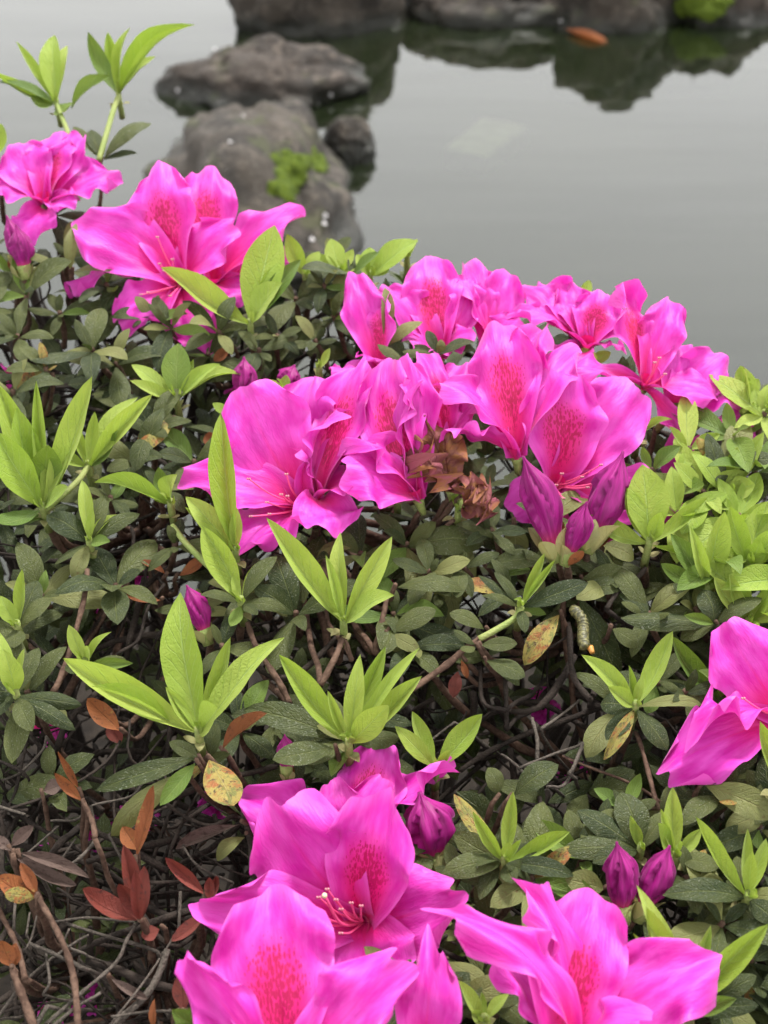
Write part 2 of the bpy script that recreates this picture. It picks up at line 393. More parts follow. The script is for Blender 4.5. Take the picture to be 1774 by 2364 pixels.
import bmesh
def rock(name, c, rad, rotz, seed, mat, label, sub=5, rough=0.22, top=1.0, lobes=()):
    bm = bmesh.new(); bmesh.ops.create_icosphere(bm, subdivisions=sub, radius=1.0)
    sv = Vector((seed * 3.7, seed * 1.9, seed * 5.3)); rz = Matrix.Rotation(rotz, 3, 'Z')
    for v in bm.verts:
        d = v.co.normalized()
        r = 1 + rough * 1.3 * noise.noise(d * 1.1 + sv) + rough * 0.8 * noise.noise(d * 2.3 + sv) + rough * 0.45 * noise.noise(d * 5 + sv)
        r += rough * 0.9 * (abs(noise.noise(d * 1.7 + sv * 2)) - 0.25)
        r += 0.05 * noise.noise(d * 8 + sv) + 0.028 * noise.noise(d * 16 + sv) + 0.012 * noise.noise(d * 34 + sv)
        for (lx, ly, lz, la, lw) in lobes:
            q = d.dot(Vector((lx, ly, lz)).normalized()); r += la * math.exp(-(1 - q) / lw)
        q = d * r
        if q.z > 0: q.z = q.z * top
        v.co = rz @ Vector((q.x * rad[0], q.y * rad[1], q.z * rad[2]))
    m = bpy.data.meshes.new(name); bm.to_mesh(m); bm.free()
    m.materials.append(mat); m.polygons.foreach_set('use_smooth', [True] * len(m.polygons)); m.update()
    return tag(obj(name, m, loc=c), label, 'rock')

rA = rock('pond_rock', W(742, 62) + Vector((0, 0.05, 0.02)), (0.255, 0.17, 0.32), 0.2, 1, M['rockB'], 'tall grey brown boulder standing behind the flat rock in the pond', rough=0.2)
rB = rock('pond_rock', W(610, 212) + Vector((0, 0.03, -0.02)), (0.285, 0.21, 0.145), -0.05, 2.4, M['rockA'], 'long flat brown rock between the tall boulder and the mossy rock', rough=0.22)
rC = rock('pond_rock', W(620, 440) + Vector((-0.02, -0.08, -0.03)), (0.225, 0.52, 0.22), 0.16, 3.3, M['rockB'], 'broad grey rock with a bright yellow green moss patch', rough=0.2)
rD = rock('pond_rock', W(806, 362) + Vector((0, 0.02, 0.0)), (0.070, 0.09, 0.095), 0.3, 5.1, M['rockB'], 'small dark round rock touching the mossy rock', rough=0.15)
rE1 = rock('pond_rock', W(1165, 50) + Vector((0, 0.10, -0.02)), (0.36, 0.16, 0.20), 0.05, 6.2, M['rockA'], 'low brown shore rock next to the tall boulder', rough=0.22)
rE2 = rock('pond_rock', W(1430, 55) + Vector((0, 0.08, -0.02)), (0.25, 0.17, 0.30), 0.4, 7.7, M['rockB'], 'greenish grey shore rock with olive moss along its foot', rough=0.2)
rE3 = rock('pond_rock', W(1655, 48) + Vector((0, 0.08, -0.02)), (0.20, 0.16, 0.22), -0.3, 8.8, M['rockA'], 'brown shore rock carrying a tuft of bright moss', rough=0.2)

# ------------------------------------------------------------------ leaf shapes
def leaf_mesh(kind, seed, mat):
    rg = random.Random(seed)
    ns, nt = 6, 13
    curve = rg.uniform(-0.20, 0.36) if kind == 'young' else rg.uniform(-0.22, 0.04)
    fold = rg.uniform(0.15, 0.75) if kind == 'young' else rg.uniform(-0.25, 0.30)
    tip_curl = rg.uniform(-0.45, 0.20) if kind == 'young' else rg.uniform(-0.35, 0.05)
    twist = rg.uniform(-0.35, 0.35); side = rg.uniform(-0.06, 0.06)
    if kind == 'dead': fold, twist, curve, tip_curl = rg.uniform(0.3, 0.75), rg.uniform(-0.9, 0.9), rg.uniform(-0.2, 0.3), rg.uniform(-0.3, 0.3)
    V = []; U = []; Fc = []
    wmaxpos = {'young': 0.52, 'old': 0.56, 'dead': 0.5}[kind]
    for i in range(nt + 1):
        t = i / nt
        if t < wmaxpos: f = math.sin(t / wmaxpos * math.pi / 2) ** (0.95 if kind != 'old' else 0.9)
        else: f = max(0, math.cos((t - wmaxpos) / (1 - wmaxpos) * math.pi / 2)) ** (0.78 if kind == 'young' else 0.62)
        f = max(f, 0.05 if t < 0.5 else 0.004)
        cy = t; cz = curve * 4 * t * (1 - t) * -1 * 0.6 + tip_curl * max(0, t - 0.55) ** 2 * 2.2
        cx = side * math.sin(t * math.pi)
        tw = twist * (t - 0.3)
        for j in range(ns + 1):
            s = j / ns * 2 - 1
            x = s * 0.5 * f * (1 + 0.04 * noise.noise(Vector((t * 7, s, seed))))
            z = abs(s) ** 1.25 * 0.5 * f * fold * 0.45
            if kind == 'old': z -= 0.05 * max(0, abs(s) - 0.6) ** 1.5 * f
            z += 0.012 * noise.noise(Vector((t * 6, s * 1.5, seed + 9))) * (abs(s) + 0.2)
            xx = x * math.cos(tw) - z * math.sin(tw); zz = x * math.sin(tw) * 0.42 + z
            V.append((cx + xx, cy, cz + zz)); U.append((j / ns, t))
    for i in range(nt):
        for j in range(ns):
            a = i * (ns + 1) + j
            Fc.append((a, a + 1, a + ns + 2, a + ns + 1))
    return mesh('leaf_' + kind, V, Fc, mat, U)
LIB = {}
for kind, key, mats in (('young', 'young', 'young'), ('young', 'fresh', 'fresh'), ('old', 'old', 'old'), ('old', 'olive', 'olive'),
                        ('old', 'aged', 'aged'), ('dead', 'rust', 'rust'), ('dead', 'dead', 'dead'), ('dead', 'husk', 'husk'), ('young', 'scale', 'scale')):
    LIB[key] = [leaf_mesh(kind, 100 * len(LIB) + k, M[mats]) for k in range(14)]
def leaf_matrix(B, T, width, nhint):
    c = T - B; L = c.length; c = c / L
    N = nhint - c * nhint.dot(c)
    N = N.normalized() if N.length > 0.05 else c.orthogonal().normalized()
    X = c.cross(N)
    return Matrix(((X.x * width, c.x * L, N.x * L, B.x), (X.y * width, c.y * L, N.y * L, B.y), (X.z * width, c.z * L, N.z * L, B.z), (0, 0, 0, 1)))

# ------------------------------------------------------------------ shrubs
SH = {}
LABELS = {
 'A': ('azalea shrub with tall pale shoots and large blossoms standing against the water beside the rocks', (330, 620)),
 'B': ('azalea shrub carrying the dense bank of crowded magenta blossoms and one withered brown flower', (1000, 1050)),
 'C': ('azalea shrub crowded with fresh light green leaves beside the blossom bank, almost without flowers', (1640, 1250)),
 'D': ('azalea shrub with dry bare twigs and shrivelled red leaves under a pair of stacked blossoms', (450, 1800)),
 'E': ('azalea shrub with plump unopened buds, dusty dark leaves and a funnel shaped blossom', (1350, 1950)),
 'G': ('azalea shrub with long bright new leaves in whorls and hardly any blossoms', (180, 1150)),
}
for k, (lab, (px, py)) in LABELS.items():
    g = P(px, py, 26); g.z = ground_z(g.x, g.y) - 0.01
    e = bpy.data.objects.new('azalea_shrub', None); e.empty_display_size = 0.05
    e.matrix_basis = Matrix.Translation(g); link(e)
    tag(e, lab, 'shrub', 'azalea shrubs of the pond hedge'); SH[k] = dict(e=e, g=g, nodes=[])
def which(px, py):
    if py < 830 and px < 720: return 'A'
    if px < 560 and py < 1480: return 'G'
    if px > 1420 and py > 880 and py < 1640: return 'C'
    if py < 1480: return 'B'
    if px < 900 : return 'D'
    return 'E'
AREA = {'A': (0, 560, 700, 820), 'B': (620, 760, 1480, 1440), 'C': (1420, 1000, 1830, 1600), 'D': (-40, 1560, 880, 2400), 'E': (900, 1560, 1820, 2400), 'G': (-60, 860, 540, 1480)}
rg = random.Random(3)
for k, (x0, y0, x1, y1) in AREA.items():
    s = SH[k]
    for i in range(9):
        n = P(rg.uniform(x0, x1), rg.uniform(y0, y1), rg.uniform(7, 14))
        s['nodes'].append(n)
        mid = s['g'].lerp(n, 0.5) + Vector((rg.uniform(-.03, .03), rg.uniform(-.03, .03), 0.02))
        V = []; Fc = []
        tube(V, Fc, smooth_path([s['g'], mid, n], 6, 0.004), 0.0065, 0.0032, 7, 0.15)
        obj('branch', mesh('branch', [v - s['g'] for v in V], Fc, M['dark']), s['e'], s['g'])

def stem_to_node(k, B, V, Fc, r0=0.0011, wob=0.004):
    s = SH[k]
    n = min(s['nodes'], key=lambda q: (q - B).length)
    d = n - B
    m1 = B + Vector((d.x * 0.18, d.y * 0.15, -0.025)) ; m2 = B + d * 0.6 + Vector((0, 0, -0.012))
    tube(V, Fc, smooth_path([B + Vector((0, 0, 0.002)), m1, m2, n], 5, wob), r0, 0.0022, 6, 0.25)

UPW = Vector((0, 0, 1))
def shoot(k, tile, base, leaves, kind='young', woody=True, scales=True, dz0=0.0):
    """a leafy shoot; base (x,y), leaves (x, y, width[, dz cm[, kind[, (bx,by)]]]) in tile pixels"""
    bx, by = gp(tile, *base); s = TILE[tile][2]
    if k is None: k = which(bx, by)
    D0 = depth(by) + dz0 * 0.01; B = at(bx, by, D0); mp_ = mpp(D0)
    V = []; Fc = []
    # green neck then woody stem
    V2 = []; F2 = []
    neck = B + Vector((0, 0.004, -0.016))
    if scales: tube(V, Fc, [B + Vector((0, 0, 0.004)), B, B.lerp(neck, 0.5), neck], 0.0016, 0.0021, 7)
    else: neck = B
    nf = len(Fc)
    if woody: stem_to_node(k, neck, V, Fc, 0.0018 if scales else 0.0010)
    par = obj('shoot', mesh('shoot', [v - B for v in V], Fc, [M['stem'], M['twig']], midx=[0] * nf + [1] * (len(Fc) - nf)), SH[k]['e'], B)
    rr = random.Random(int(bx * 7 + by * 13))
    axis = (UPW * 0.7 - FWD * 0.5).normalized()
    for lf in leaves:
        tx, ty, w = lf[:3]
        px, py = gp(tile, tx, ty)
        L2 = math.hypot(px - bx, py - by) * mp_
        dz = lf[3] if len(lf) > 3 and lf[3] is not None else rr.uniform(-0.25, 0.25) * L2 * 100
        kd = lf[4] if len(lf) > 4 and lf[4] else kind
        LB = B
        if len(lf) > 5:
            qx, qy = gp(tile, *lf[5]); LB = at(qx, qy, D0)
        T = at(px, py, D0 + dz * 0.01)
        nh = axis + Vector((rr.uniform(-.3, .3), rr.uniform(-.3, .3), rr.uniform(-.3, .3)))
        off = (T - LB).normalized() * 0.001
        obj('leaf', rr.choice(LIB[kd]), par, mat=leaf_matrix(LB + off, T, w * s * mp_ * 1.0, nh))
    if scales:
        for i in range(3):
            d = (axis + Vector((rr.uniform(-.35, .35), rr.uniform(-.2, .2), rr.uniform(0, .3)))).normalized(); l_ = rr.uniform(.007, .013)
            obj('leaf', rr.choice(LIB['young']), par, mat=leaf_matrix(B + d * .0005, B + d * l_, l_ * .27, d.orthogonal() - FWD))
        for i in range(3):
            a = rr.uniform(0, 6.28)
            d = Vector((math.cos(a), math.sin(a) * 0.6 - 0.5, 0.35)).normalized()
            b0 = B + Vector((0, 0.002, -0.007))
            obj('bud_scale', rr.choice(LIB['scale']), par, mat=leaf_matrix(b0, b0 + d * rr.uniform(.006, .009), 0.0045, UPW))
    return par

def rosette(px, py, n=None, size=1.0, dz0=0.6, kind='old', k=None, tilt=None, centre=True):
    if k is None: k = which(px, py)
    rr = random.Random(int(px * 3 + py * 11))
    n = n or rr.randint(5, 7)
    D0 = depth(py) + dz0 * 0.01; B = at(px, py, D0)
    ax = (UPW * 1.0 - FWD * 0.45 + Vector((rr.uniform(-.35, .35), rr.uniform(-.3, .3), 0))).normalized() if tilt is None else cs(tilt)
    V = []; Fc = []
    stem_to_node(k, B, V, Fc, 0.0014)
    par = obj('shoot', mesh('shoot', [v - B for v in V], Fc, [M['twig']]), SH[k]['e'], B)
    e1 = ax.orthogonal().normalized(); e2 = ax.cross(e1)
    a0 = rr.uniform(0, 6.28)
    for i in range(n):
        a = a0 + 2.4 * i + rr.uniform(-.3, .3)
        el = rr.uniform(0.0, 0.45) + (0.5 if i > n - 3 and centre else 0)
        d = (e1 * math.cos(a) + e2 * math.sin(a)) * math.cos(el) + ax * math.sin(el)
        L = rr.uniform(0.014, 0.029) * size * (0.7 if i > n - 3 and centre else 1.0)
        kd = kind
        q = rr.random()
        if kind == 'old': kd = 'olive' if q < 0.13 else 'fresh' if q < 0.20 else 'aged' if q < 0.225 else 'old'
        obj('leaf', rr.choice(LIB[kd]), par, mat=leaf_matrix(B + d * 0.001, B + d * L, L * rr.uniform(0.30, 0.44), ax + d * rr.uniform(-.3, .3)))
    return par

# ------------------------------------------------------------------ petals, flowers, buds
def petal_mesh(B, axis, T, width, seed, curl=0.10, ruf=0.075, cup=0.10, bulge=0.10, blotch=0.0, n=None, tint=0.5, mat=None, roll=0.0, taper=0.30, tipw=0.75, notch=0.0):
    rg = random.Random(seed); ch = T - B; L = ch.length; c = ch / L
    a = n if n is not None else axis
    N0 = a - c * a.dot(c)
    if N0.length < 0.15: N0 = N0 + (-FWD - c * (-FWD).dot(c)) * 0.3
    N0.normalize()
    if roll: N0 = Matrix.Rotation(roll, 3, c) @ N0
    Wd = c.cross(N0)
    NS, NT = 26, 30
    ruf *= 1.35
    width *= 1.06; T = T + c * (0.03 * L); L *= 1.03
    V = []; U = []; Fc = []
    ph = [rg.uniform(0, 6.28) for _ in range(8)]; fq = [rg.uniform(1.6, 2.6) for _ in range(3)]
    so_ = rg.uniform(0, 100); lean = rg.uniform(-.05, .05)
    for i in range(NT + 1):
        v = i / NT
        tw_ = 0.46 + 0.46 * tipw
        if v < 0.66: f = taper + (1 - taper) * sst(0, 1, v / 0.66) ** 0.80
        else: f = (1 - (1 - tw_ ** 2) * ((v - 0.66) / 0.34) ** 2.3) ** 0.5
        for j in range(NS + 1):
            s = j / NS * 2 - 1
            t = v * (1 - (0.22 - 0.08 * tipw) * abs(s) ** 2.8 * sst(0.3, 1, v))
            if notch: t -= notch * math.exp(-(s / 0.25) ** 2) * v ** 4
            else: t += 0.030 * (1 - tipw) * math.exp(-(s / 0.16) ** 2) * v ** 6
            t += v ** 5 * (0.020 * math.sin(s * 6 + ph[5]) + 0.014 * noise.noise(Vector((s * 6, 0.5, so_))))
            wob = 1 + (0.045 * math.sin(v * 13 + ph[0 if s < 0 else 1]) + 0.05 * noise.noise(Vector((v * 4, 3 if s < 0 else -3, so_)))) * v
            x = s * 0.5 * width * f * wob + lean * L * math.sin(v * 3.14)
            z = bulge * L * 4 * t * (1 - t) * 0.9
            if t > 0.66: z -= curl * L * ((t - 0.66) / 0.34) ** 2
            hw = 0.5 * width * f
            z += hw * s * s * (0.85 * (1 - sst(0.05, 0.55, v)) + cup * (1 - v * 0.6))
            z -= hw * curl * 0.9 * max(0, abs(s) - 0.45) ** 2 * 2.2 * sst(0.4, 0.9, v)
            sg = 0 if s < 0 else 1
            z += ruf * L * abs(s) ** 1.7 * sst(0.25, 0.8, v) * math.sin(2 * math.pi * v * fq[sg] + ph[2 + sg])
            z += ruf * L * 0.75 * v ** 5 * math.sin(s * 5.5 + ph[4])
            z += ruf * L * 0.22 * abs(s) ** 4 * sst(0.45, 0.85, v) * math.sin(v * 31 + ph[6 + sg]) + ruf * L * 0.20 * v ** 9 * math.sin(s * 12 + ph[6])
            z += ruf * L * 0.55 * v * v * noise.noise(Vector((s * 1.7, v * 3.2, so_ + 7)))
            z += 0.012 * L * v * noise.noise(Vector((s * 5, v * 7, so_ + 17)))
            z -= 0.016 * L * math.exp(-(s / 0.10) ** 2) * sst(0.1, 0.4, v) * (1 - v * 0.5)
            z += 0.008 * L * math.cos(s * 12) * sst(0.2, 0.6, v) * (1 - sst(0.7, 1, v))
            V.append(c * (t * L) + Wd * x + N0 * z); U.append((j / NS, v))
    for i in range(NT):
        for j in range(NS):
            q = i * (NS + 1) + j
            Fc.append((q, q + 1, q + NS + 2, q + NS + 1))
    return mesh('petal', V, Fc, mat or M['petal'], U, {'tint': tint, 'blotch': blotch})

def flower(k, tile, base, axis, petals, stamens=(), dz0=0.0, tint=None, seed=0, mat=None, name='flower', pistil=None, label=None):
    bx, by = gp(tile, *base); s = TILE[tile][2]
    if dz0 < 5: dz0 -= 1.3
    D0 = depth(by) + dz0 * 0.01; B = at(bx, by, D0); ax = cs(axis); mp_ = mpp(D0)
    V = []; Fc = []
    tube(V, Fc, [B - ax * 0.0005, B - ax * 0.002, B - ax * 0.005, B - ax * 0.009], 0.0030, 0.0016, 8)
    nf = len(Fc); stem_to_node(k, B - ax * 0.008, V, Fc, 0.0014, 0.002); n2 = len(Fc)
    # the fused corolla tube
    q0 = len(V); e1 = ax.orthogonal().normalized(); e2 = ax.cross(e1)
    for i in range(6):
        for j in range(20):
            a_ = 2 * math.pi * j / 20; rr_ = 0.0012 + 0.0030 * (i / 5) ** 1.2
            V.append(B + ax * (0.008 * i / 5 - 0.001) + e1 * (rr_ * math.cos(a_)) + e2 * (rr_ * math.sin(a_)))
    for i in range(5):
        for j in range(20):
            Fc.append((q0 + i * 20 + j, q0 + i * 20 + (j + 1) % 20, q0 + (i + 1) * 20 + (j + 1) % 20, q0 + (i + 1) * 20 + j))
    par = obj(name, mesh(name, [v - B for v in V], Fc, [M['stem'], M['twig'], mat or M['petal']], [(0.5, 0.12)] * len(V), {'tint': 0.5, 'blotch': 0.0}, midx=[0] * nf + [1] * (n2 - nf) + [2] * (len(Fc) - n2)), SH[k]['e'], B)
    if label: par['label'] = label
    rr = random.Random(int(bx * 5 + by * 3) + seed)
    tint = rr.random() if tint is None else tint
    for i, pt in enumerate(petals):
        tx, ty, dz, w = pt[:4]; o = dict(pt[4]) if len(pt) > 4 else {}
        px, py = gp(tile, tx, ty)
        T = at(px, py, D0 + dz * 0.01)
        if 'n' in o: o['n'] = cs(o['n'])
        pm = petal_mesh(B, ax, T, w * s * mp_, rr.randint(0, 10 ** 6), tint=min(1, max(0, tint + rr.uniform(-.1, .1))), mat=mat, **o)
        obj('petal', pm, par, B)
    for q in list(stamens) + ([pistil] if pistil else []):
        px, py = gp(tile, q[0], q[1]); dz = q[2]
        T = at(px, py, D0 + dz * 0.01)
        mid = B.lerp(T, 0.55) + ax * 0.002 - UPV * (q[3] if len(q) > 3 else 0.0015)
        V = []; Fc = []
        path = smooth_path([B, mid, T], 6); pis = q is pistil
        tube(V, Fc, path, 0.0005 if not pis else 0.0007, 0.0004 if not pis else 0.0006, 5)
        nf = len(Fc); r = 0.00055 if not pis else 0.0011
        for off in ((-0.0005, 0.0005) if not pis else (0,)):
            c0 = T + RGT * off; q1 = len(V); pp = [c0 + UPV * (r * h_) for h_ in (-1, -.7, 0, .7, 1)]; tube(V, Fc, pp, 1, 1, 6)
            for i_, rs in enumerate((.25, .75, 1, .75, .25)):
                for j_ in range(6): V[q1 + i_ * 6 + j_] = pp[i_] + (V[q1 + i_ * 6 + j_] - pp[i_]) * (r * rs)
        obj('pistil' if pis else 'stamen', mesh('stamen', [v - B for v in V], Fc, [M['filament'], M['stigma' if pis else 'anther']], midx=[0] * nf + [1] * (len(Fc) - nf)), par, B)
    return par

def bud(k, tile, base, tip, w, dz=-0.4, dz0=0.0, calyx='scale', seed=0):
    bx, by = gp(tile, *base); tx, ty = gp(tile, *tip); s = TILE[tile][2]
    D0 = depth(by) + dz0 * 0.01; B = at(bx, by, D0); T = at(tx, ty, D0 + dz * 0.01); mp_ = mpp(D0)
    c = T - B; L = c.length; c = c / L; e1 = c.orthogonal().normalized(); e2 = c.cross(e1)
    rr = random.Random(int(bx + by * 17) + seed); R0 = w * s * mp_ * 0.5
    V = []; U = []; Fc = []; NA, NT = 40, 22
    sv = rr.uniform(0, 50); tw = rr.uniform(0.8, 1.6) * rr.choice((-1, 1))
    for i in range(NT + 1):
        t = i / NT
        r = R0 * (0.42 + 0.58 * sst(0, 0.45, t)) * (1 - sst(0.55, 1.0, t) ** 1.4 * 0.93)
        bend = 0.05 * L * math.sin(t * 3.1)
        for j in range(NA):
            a = 2 * math.pi * j / NA
            lob = ((a * 5 / (2 * math.pi) + t * tw) % 1.0)
            rd = r * (1 + 0.42 * (lob - 0.45) * sst(0.1, 0.5, t) - 0.22 * math.exp(-((lob - 0.03) / 0.06) ** 2) + 0.09 * math.sin(a * 9 + t * 5 + sv) + 0.14 * noise.noise(Vector((math.cos(a) * 1.5, math.sin(a) * 1.5, t * 4 + sv))))
            V.append(c * (t * L) + e1 * (rd * math.cos(a) + bend) + e2 * (rd * math.sin(a))); U.append((j / NA, t))
    for i in range(NT):
        for j in range(NA):
            j2 = (j + 1) % NA
            Fc.append((i * NA + j, i * NA + j2, (i + 1) * NA + j2, (i + 1) * NA + j))
    Fc.append(tuple(range(NT * NA, NT * NA + NA)))
    nf = len(Fc); V2 = []
    tube(V2, Fc2 := [], [B + c * 0.004, B - c * 0.004], R0 * 0.75, R0 * 0.5, 8)
    off = len(V); V += [q - B for q in V2]; U += [(0, 0)] * len(V2); Fc += [tuple(q + off for q in f) for f in Fc2]
    n1 = len(Fc); V3 = []; F3 = []
    stem_to_node(k, B - c * 0.003, V3, F3, 0.0016, 0.002)
    off = len(V); V += [q - B for q in V3]; U += [(0, 0)] * len(V3); Fc += [tuple(q + off for q in f) for f in F3]
    par = obj('flower_bud', mesh('flower_bud', V, Fc, [M['bud'], M['stem'], M['twig']], U, {'tint': rr.random()}, midx=[0] * nf + [1] * (n1 - nf) + [2] * (len(Fc) - n1)), SH[k]['e'], B)
    for i in range(4):
        a = i * 1.57 + rr.uniform(-.4, .4)
        d = (c * 0.9 + (e1 * math.cos(a) + e2 * math.sin(a)) * 0.35).normalized()
        st = B + (e1 * math.cos(a) + e2 * math.sin(a)) * R0 * 0.55 - c * 0.003
        l = L * rr.uniform(0.28, 0.42)
        kd = calyx if rr.random() < 0.75 else 'rust'
        obj('bud_scale', rr.choice(LIB[kd]), par, mat=leaf_matrix(st, st + d * l, l * 0.6, -(e1 * math.cos(a) + e2 * math.sin(a))))
    return par

BL = {'blotch': 1.0}
def bl(**kw):
    d = dict(blotch=1.0); d.update(kw); return d
# --- front stack of blossoms
flower('D', 'Z7', (1075, 1145), (-.25, .15, .95), [
    (1130, 450, -2.5, 500, bl(curl=.08, ruf=.06, tipw=.75)), (545, 500, -1.5, 640, dict(curl=.08, ruf=.06, tipw=.6)),
    (1600, 985, -2.3, 480, dict(curl=.08, ruf=.07, tipw=.2)), (140, 1095, -2.2, 480, dict(curl=.15, ruf=.06, tipw=.2)),
    (1060, 1520, -2.6, 620, dict(curl=.10))],
    [(858, 952, -2.6), (808, 1000, -2.6), (910, 1014, -2.5), (940, 1070, -2.6), (1000, 1033, -2.4), (1058, 1050, -2.2), (805, 1100, -2.7), (768, 1136, -2.7), (672, 1087, -2.9), (938, 1212, -2.9)],
    pistil=(842, 990, -3.0, 0.006), dz0=2.2, tint=.5)
flower('D', 'Z7', (640, 2060), (-.05, .80, .60), [
    (530, 990, 1.0, 690, bl(curl=.06, ruf=.06, tipw=.85)), (40, 1350, -.6, 330, dict(curl=-.05, ruf=.06, tipw=.5, roll=-.9)),
    (1265, 1390, -.8, 470, dict(curl=.06, ruf=.08, tipw=.6, n=(-.3, .35, .85))),
    (380, 2250, -2.4, 480)], dz0=-1.0, tint=.45)
flower('D', 'Z7', (1010, 760), (-.1, .55, .80), [
    (375, 390, 0.0, 400, dict(curl=.12, ruf=.09, tipw=.4)), (1170, 75, 1.2, 400, bl(curl=.04, tipw=.5)),
    (1590, 225, .3, 270, dict(roll=-.8, ruf=.08, curl=.0)), (900, 345, -.6, 330, dict(curl=.14, tipw=.5)), (1170, 320, -.5, 300, dict(curl=.12, tipw=.5))], dz0=3.4, tint=.35)
flower('E', 'Z8', (850, 960), (-.05, .85, .50), [
    (310, 215, -1.2, 240, dict(curl=.10, ruf=.06, bulge=.26, n=(.55, .75, .35), tipw=.8, roll=-.35)), (725, 100, .6, 230, dict(roll=.6, curl=.10, ruf=.08)),
    (950, 155, .9, 450, bl(curl=.10, ruf=.05, tipw=.9)), (1530, 440, -.2, 430, dict(curl=.04, ruf=.07, n=(-.3, .5, .8), tipw=.6)),
    (545, 425, 1.2, 180, dict(ruf=.10)), (1180, 720, -2.2, 330, dict(ruf=.05))], dz0=-.8, tint=.6)
flower('E', 'Z8', (150, 1000), (.1, .8, .55), [
    (205, 405, -.5, 300, dict(ruf=.12, curl=.15, tipw=.3)), (420, 900, -1.8, 260), (-100, 880, -1.8, 260)], dz0=.2)
flower('C', 'R6', (1740, 960), (-.55, .45, .70), [
    (1475, 560, -.2, 330, dict(curl=.06, tipw=.45, ruf=.05)), (1225, 1180, -1.6, 290, dict(curl=.05, tipw=.35, n=(-.1, .6, .8))),
    (1365, 925, -2.0, 200, dict(ruf=.12, curl=.2, n=(-.2, .9, .3))), (1990, 640, .3, 340, bl()), (1980, 1180, -1.6, 330)], [(1552, 865, -2.0)], dz0=.6, tint=.3)
# --- the flower bank
flower('B', 'Z6', (430, 870), (.12, .30, .95), [
    (440, 20, -1.6, 620, bl(curl=.05, ruf=.05, tipw=.8)), (1040, 110, -.2, 560, dict(curl=.06, ruf=.05, tipw=.9)),
    (1420, 1010, -1.2, 460, dict(curl=.05)), (820, 1450, -1.4, 420, dict(curl=.1)), (120, 1050, -1.2, 360, dict(curl=.1))],
    [(790, 708, -1.6), (646, 800, -1.8), (740, 850, -1.7), (688, 880, -1.9), (490, 775, -2.0), (447, 862, -2.2), (500, 965, -2.2)], dz0=2.4, tint=.5)
flower('B', 'Z5', (640, 1450), (-.15, .85, .50), [
    (500, 420, .6, 520, bl(curl=.12, ruf=.05, tipw=.6)), (790, 385, 1.2, 300, dict(curl=.2, ruf=.08, tipw=.55)), (1010, 560, 1.0, 470, dict(curl=.15, ruf=.06, tipw=.6)),
    (120, 850, -1.3, 400, dict(curl=.12, ruf=.05, n=(.3, .8, .5))), (100, 1240, -2.0, 330, dict(curl=.1, ruf=.08, n=(.4, .75, -.4)))], dz0=.0, tint=.55)
flower('B', 'Z3', (800, 1085), (-.75, .30, .60), [
    (390, 330, -.2, 640, dict(curl=.05, ruf=.05, tipw=.6, n=(-.25, .2, .95))), (800, 250, 1.2, 470, dict(curl=.12, tipw=.6, n=(-.3, .3, .9))),
    (960, 460, -1.0, 330, bl(roll=-.6, curl=.1, ruf=.07, n=(-.8, .1, .5))), (20, 870, -1.4, 420, dict(curl=.03, n=(-.1, .6, .8))), (340, 1330, -2.6, 460, dict(curl=.0, ruf=.09, tipw=.3, n=(-.1, .8, .6)))],
    [(428, 900, -2.4, .002), (545, 1050, -2.6), (440, 1140, -2.8), (560, 1125, -2.8), (635, 1000, -2.4), (668, 870, -1.6), (675, 1010, -2.2)], dz0=1.6, tint=.25)
flower('B', 'Z3', (870, 1030), (.05, .80, .60), [
    (1150, 165, .6, 360, bl(curl=.04, ruf=.05, tipw=.5, n=(-.35, .3, .85))), (930, 1215, -2.6, 420, dict(curl=.05, n=(.1, .9, .4))), (1250, 860, -1.2, 380, dict(curl=.05, n=(-.2, .8, .5))), (1050, 480, 1.4, 300), (760, 700, -.6, 240, dict(roll=.8))], dz0=.9, tint=.35)
flower('B', 'Z3', (1510, 1030), (-.30, .80, .50), [
    (1300, 150, .4, 430, bl(curl=.12, ruf=.07, tipw=.6)), (1480, 140, -.3, 200, dict(roll=.9, ruf=.08)), (1060, 830, -1.6, 420, dict(curl=.08, ruf=.06, n=(-.1, .55, .8))),
    (1150, 600, -1.0, 230, dict(ruf=.12, curl=.3, n=(.3, .7, .6))), (1420, 290, -.8, 230, dict(roll=-.7, ruf=.08))], dz0=.4, tint=.4)
flower('B', 'Z4', (880, 1620), (.0, .85, .50), [
    (770, 850, -.3, 300, dict(curl=.18, ruf=.08, blotch=1.0)), (1000, 930, .5, 330, dict(ruf=.06, curl=.1)), (1170, 1180, -.9, 260, dict(ruf=.08, curl=.15)), (640, 1050, -.6, 200, dict(roll=.6))], dz0=1.2, tint=.45)
flower('B', 'Z4', (420, 1020), (-.25, .75, .60), [
    (190, 240, .3, 330, dict(curl=.08, ruf=.06, tipw=.45)), (395, 390, -.4, 300, bl(curl=.10, ruf=.06, roll=-.3)), (30, 1010, -1.4, 280, dict(curl=.05, n=(-.1, .8, .5))), (260, 850, -1.6, 230, dict(curl=.1))], dz0=1.5, tint=.4)
flower('B', 'Z4', (850, 880), (-.1, .70, .70), [
    (770, 105, .7, 440, bl(curl=.12, ruf=.05, tipw=.65)), (450, 330, .0, 330, dict(curl=.08, ruf=.07)), (1080, 300, .2, 260, dict(roll=.8, ruf=.07)), (620, 720, -1.6, 320, dict(curl=.1)), (1080, 700, -1.6, 320)], dz0=1.4, tint=.55)
flower('B', 'Z4', (1230, 900), (.0, .75, .60), [
    (1110, 110, .8, 280, dict(curl=.2, ruf=.07, tipw=.6)), (1340, 230, .4, 380, dict(curl=.06, tipw=.6)), (1000, 230, -.4, 270, dict(roll=.5, ruf=.06, curl=.15)), (1420, 560, -1.0, 330)], dz0=2.4, tint=.6)
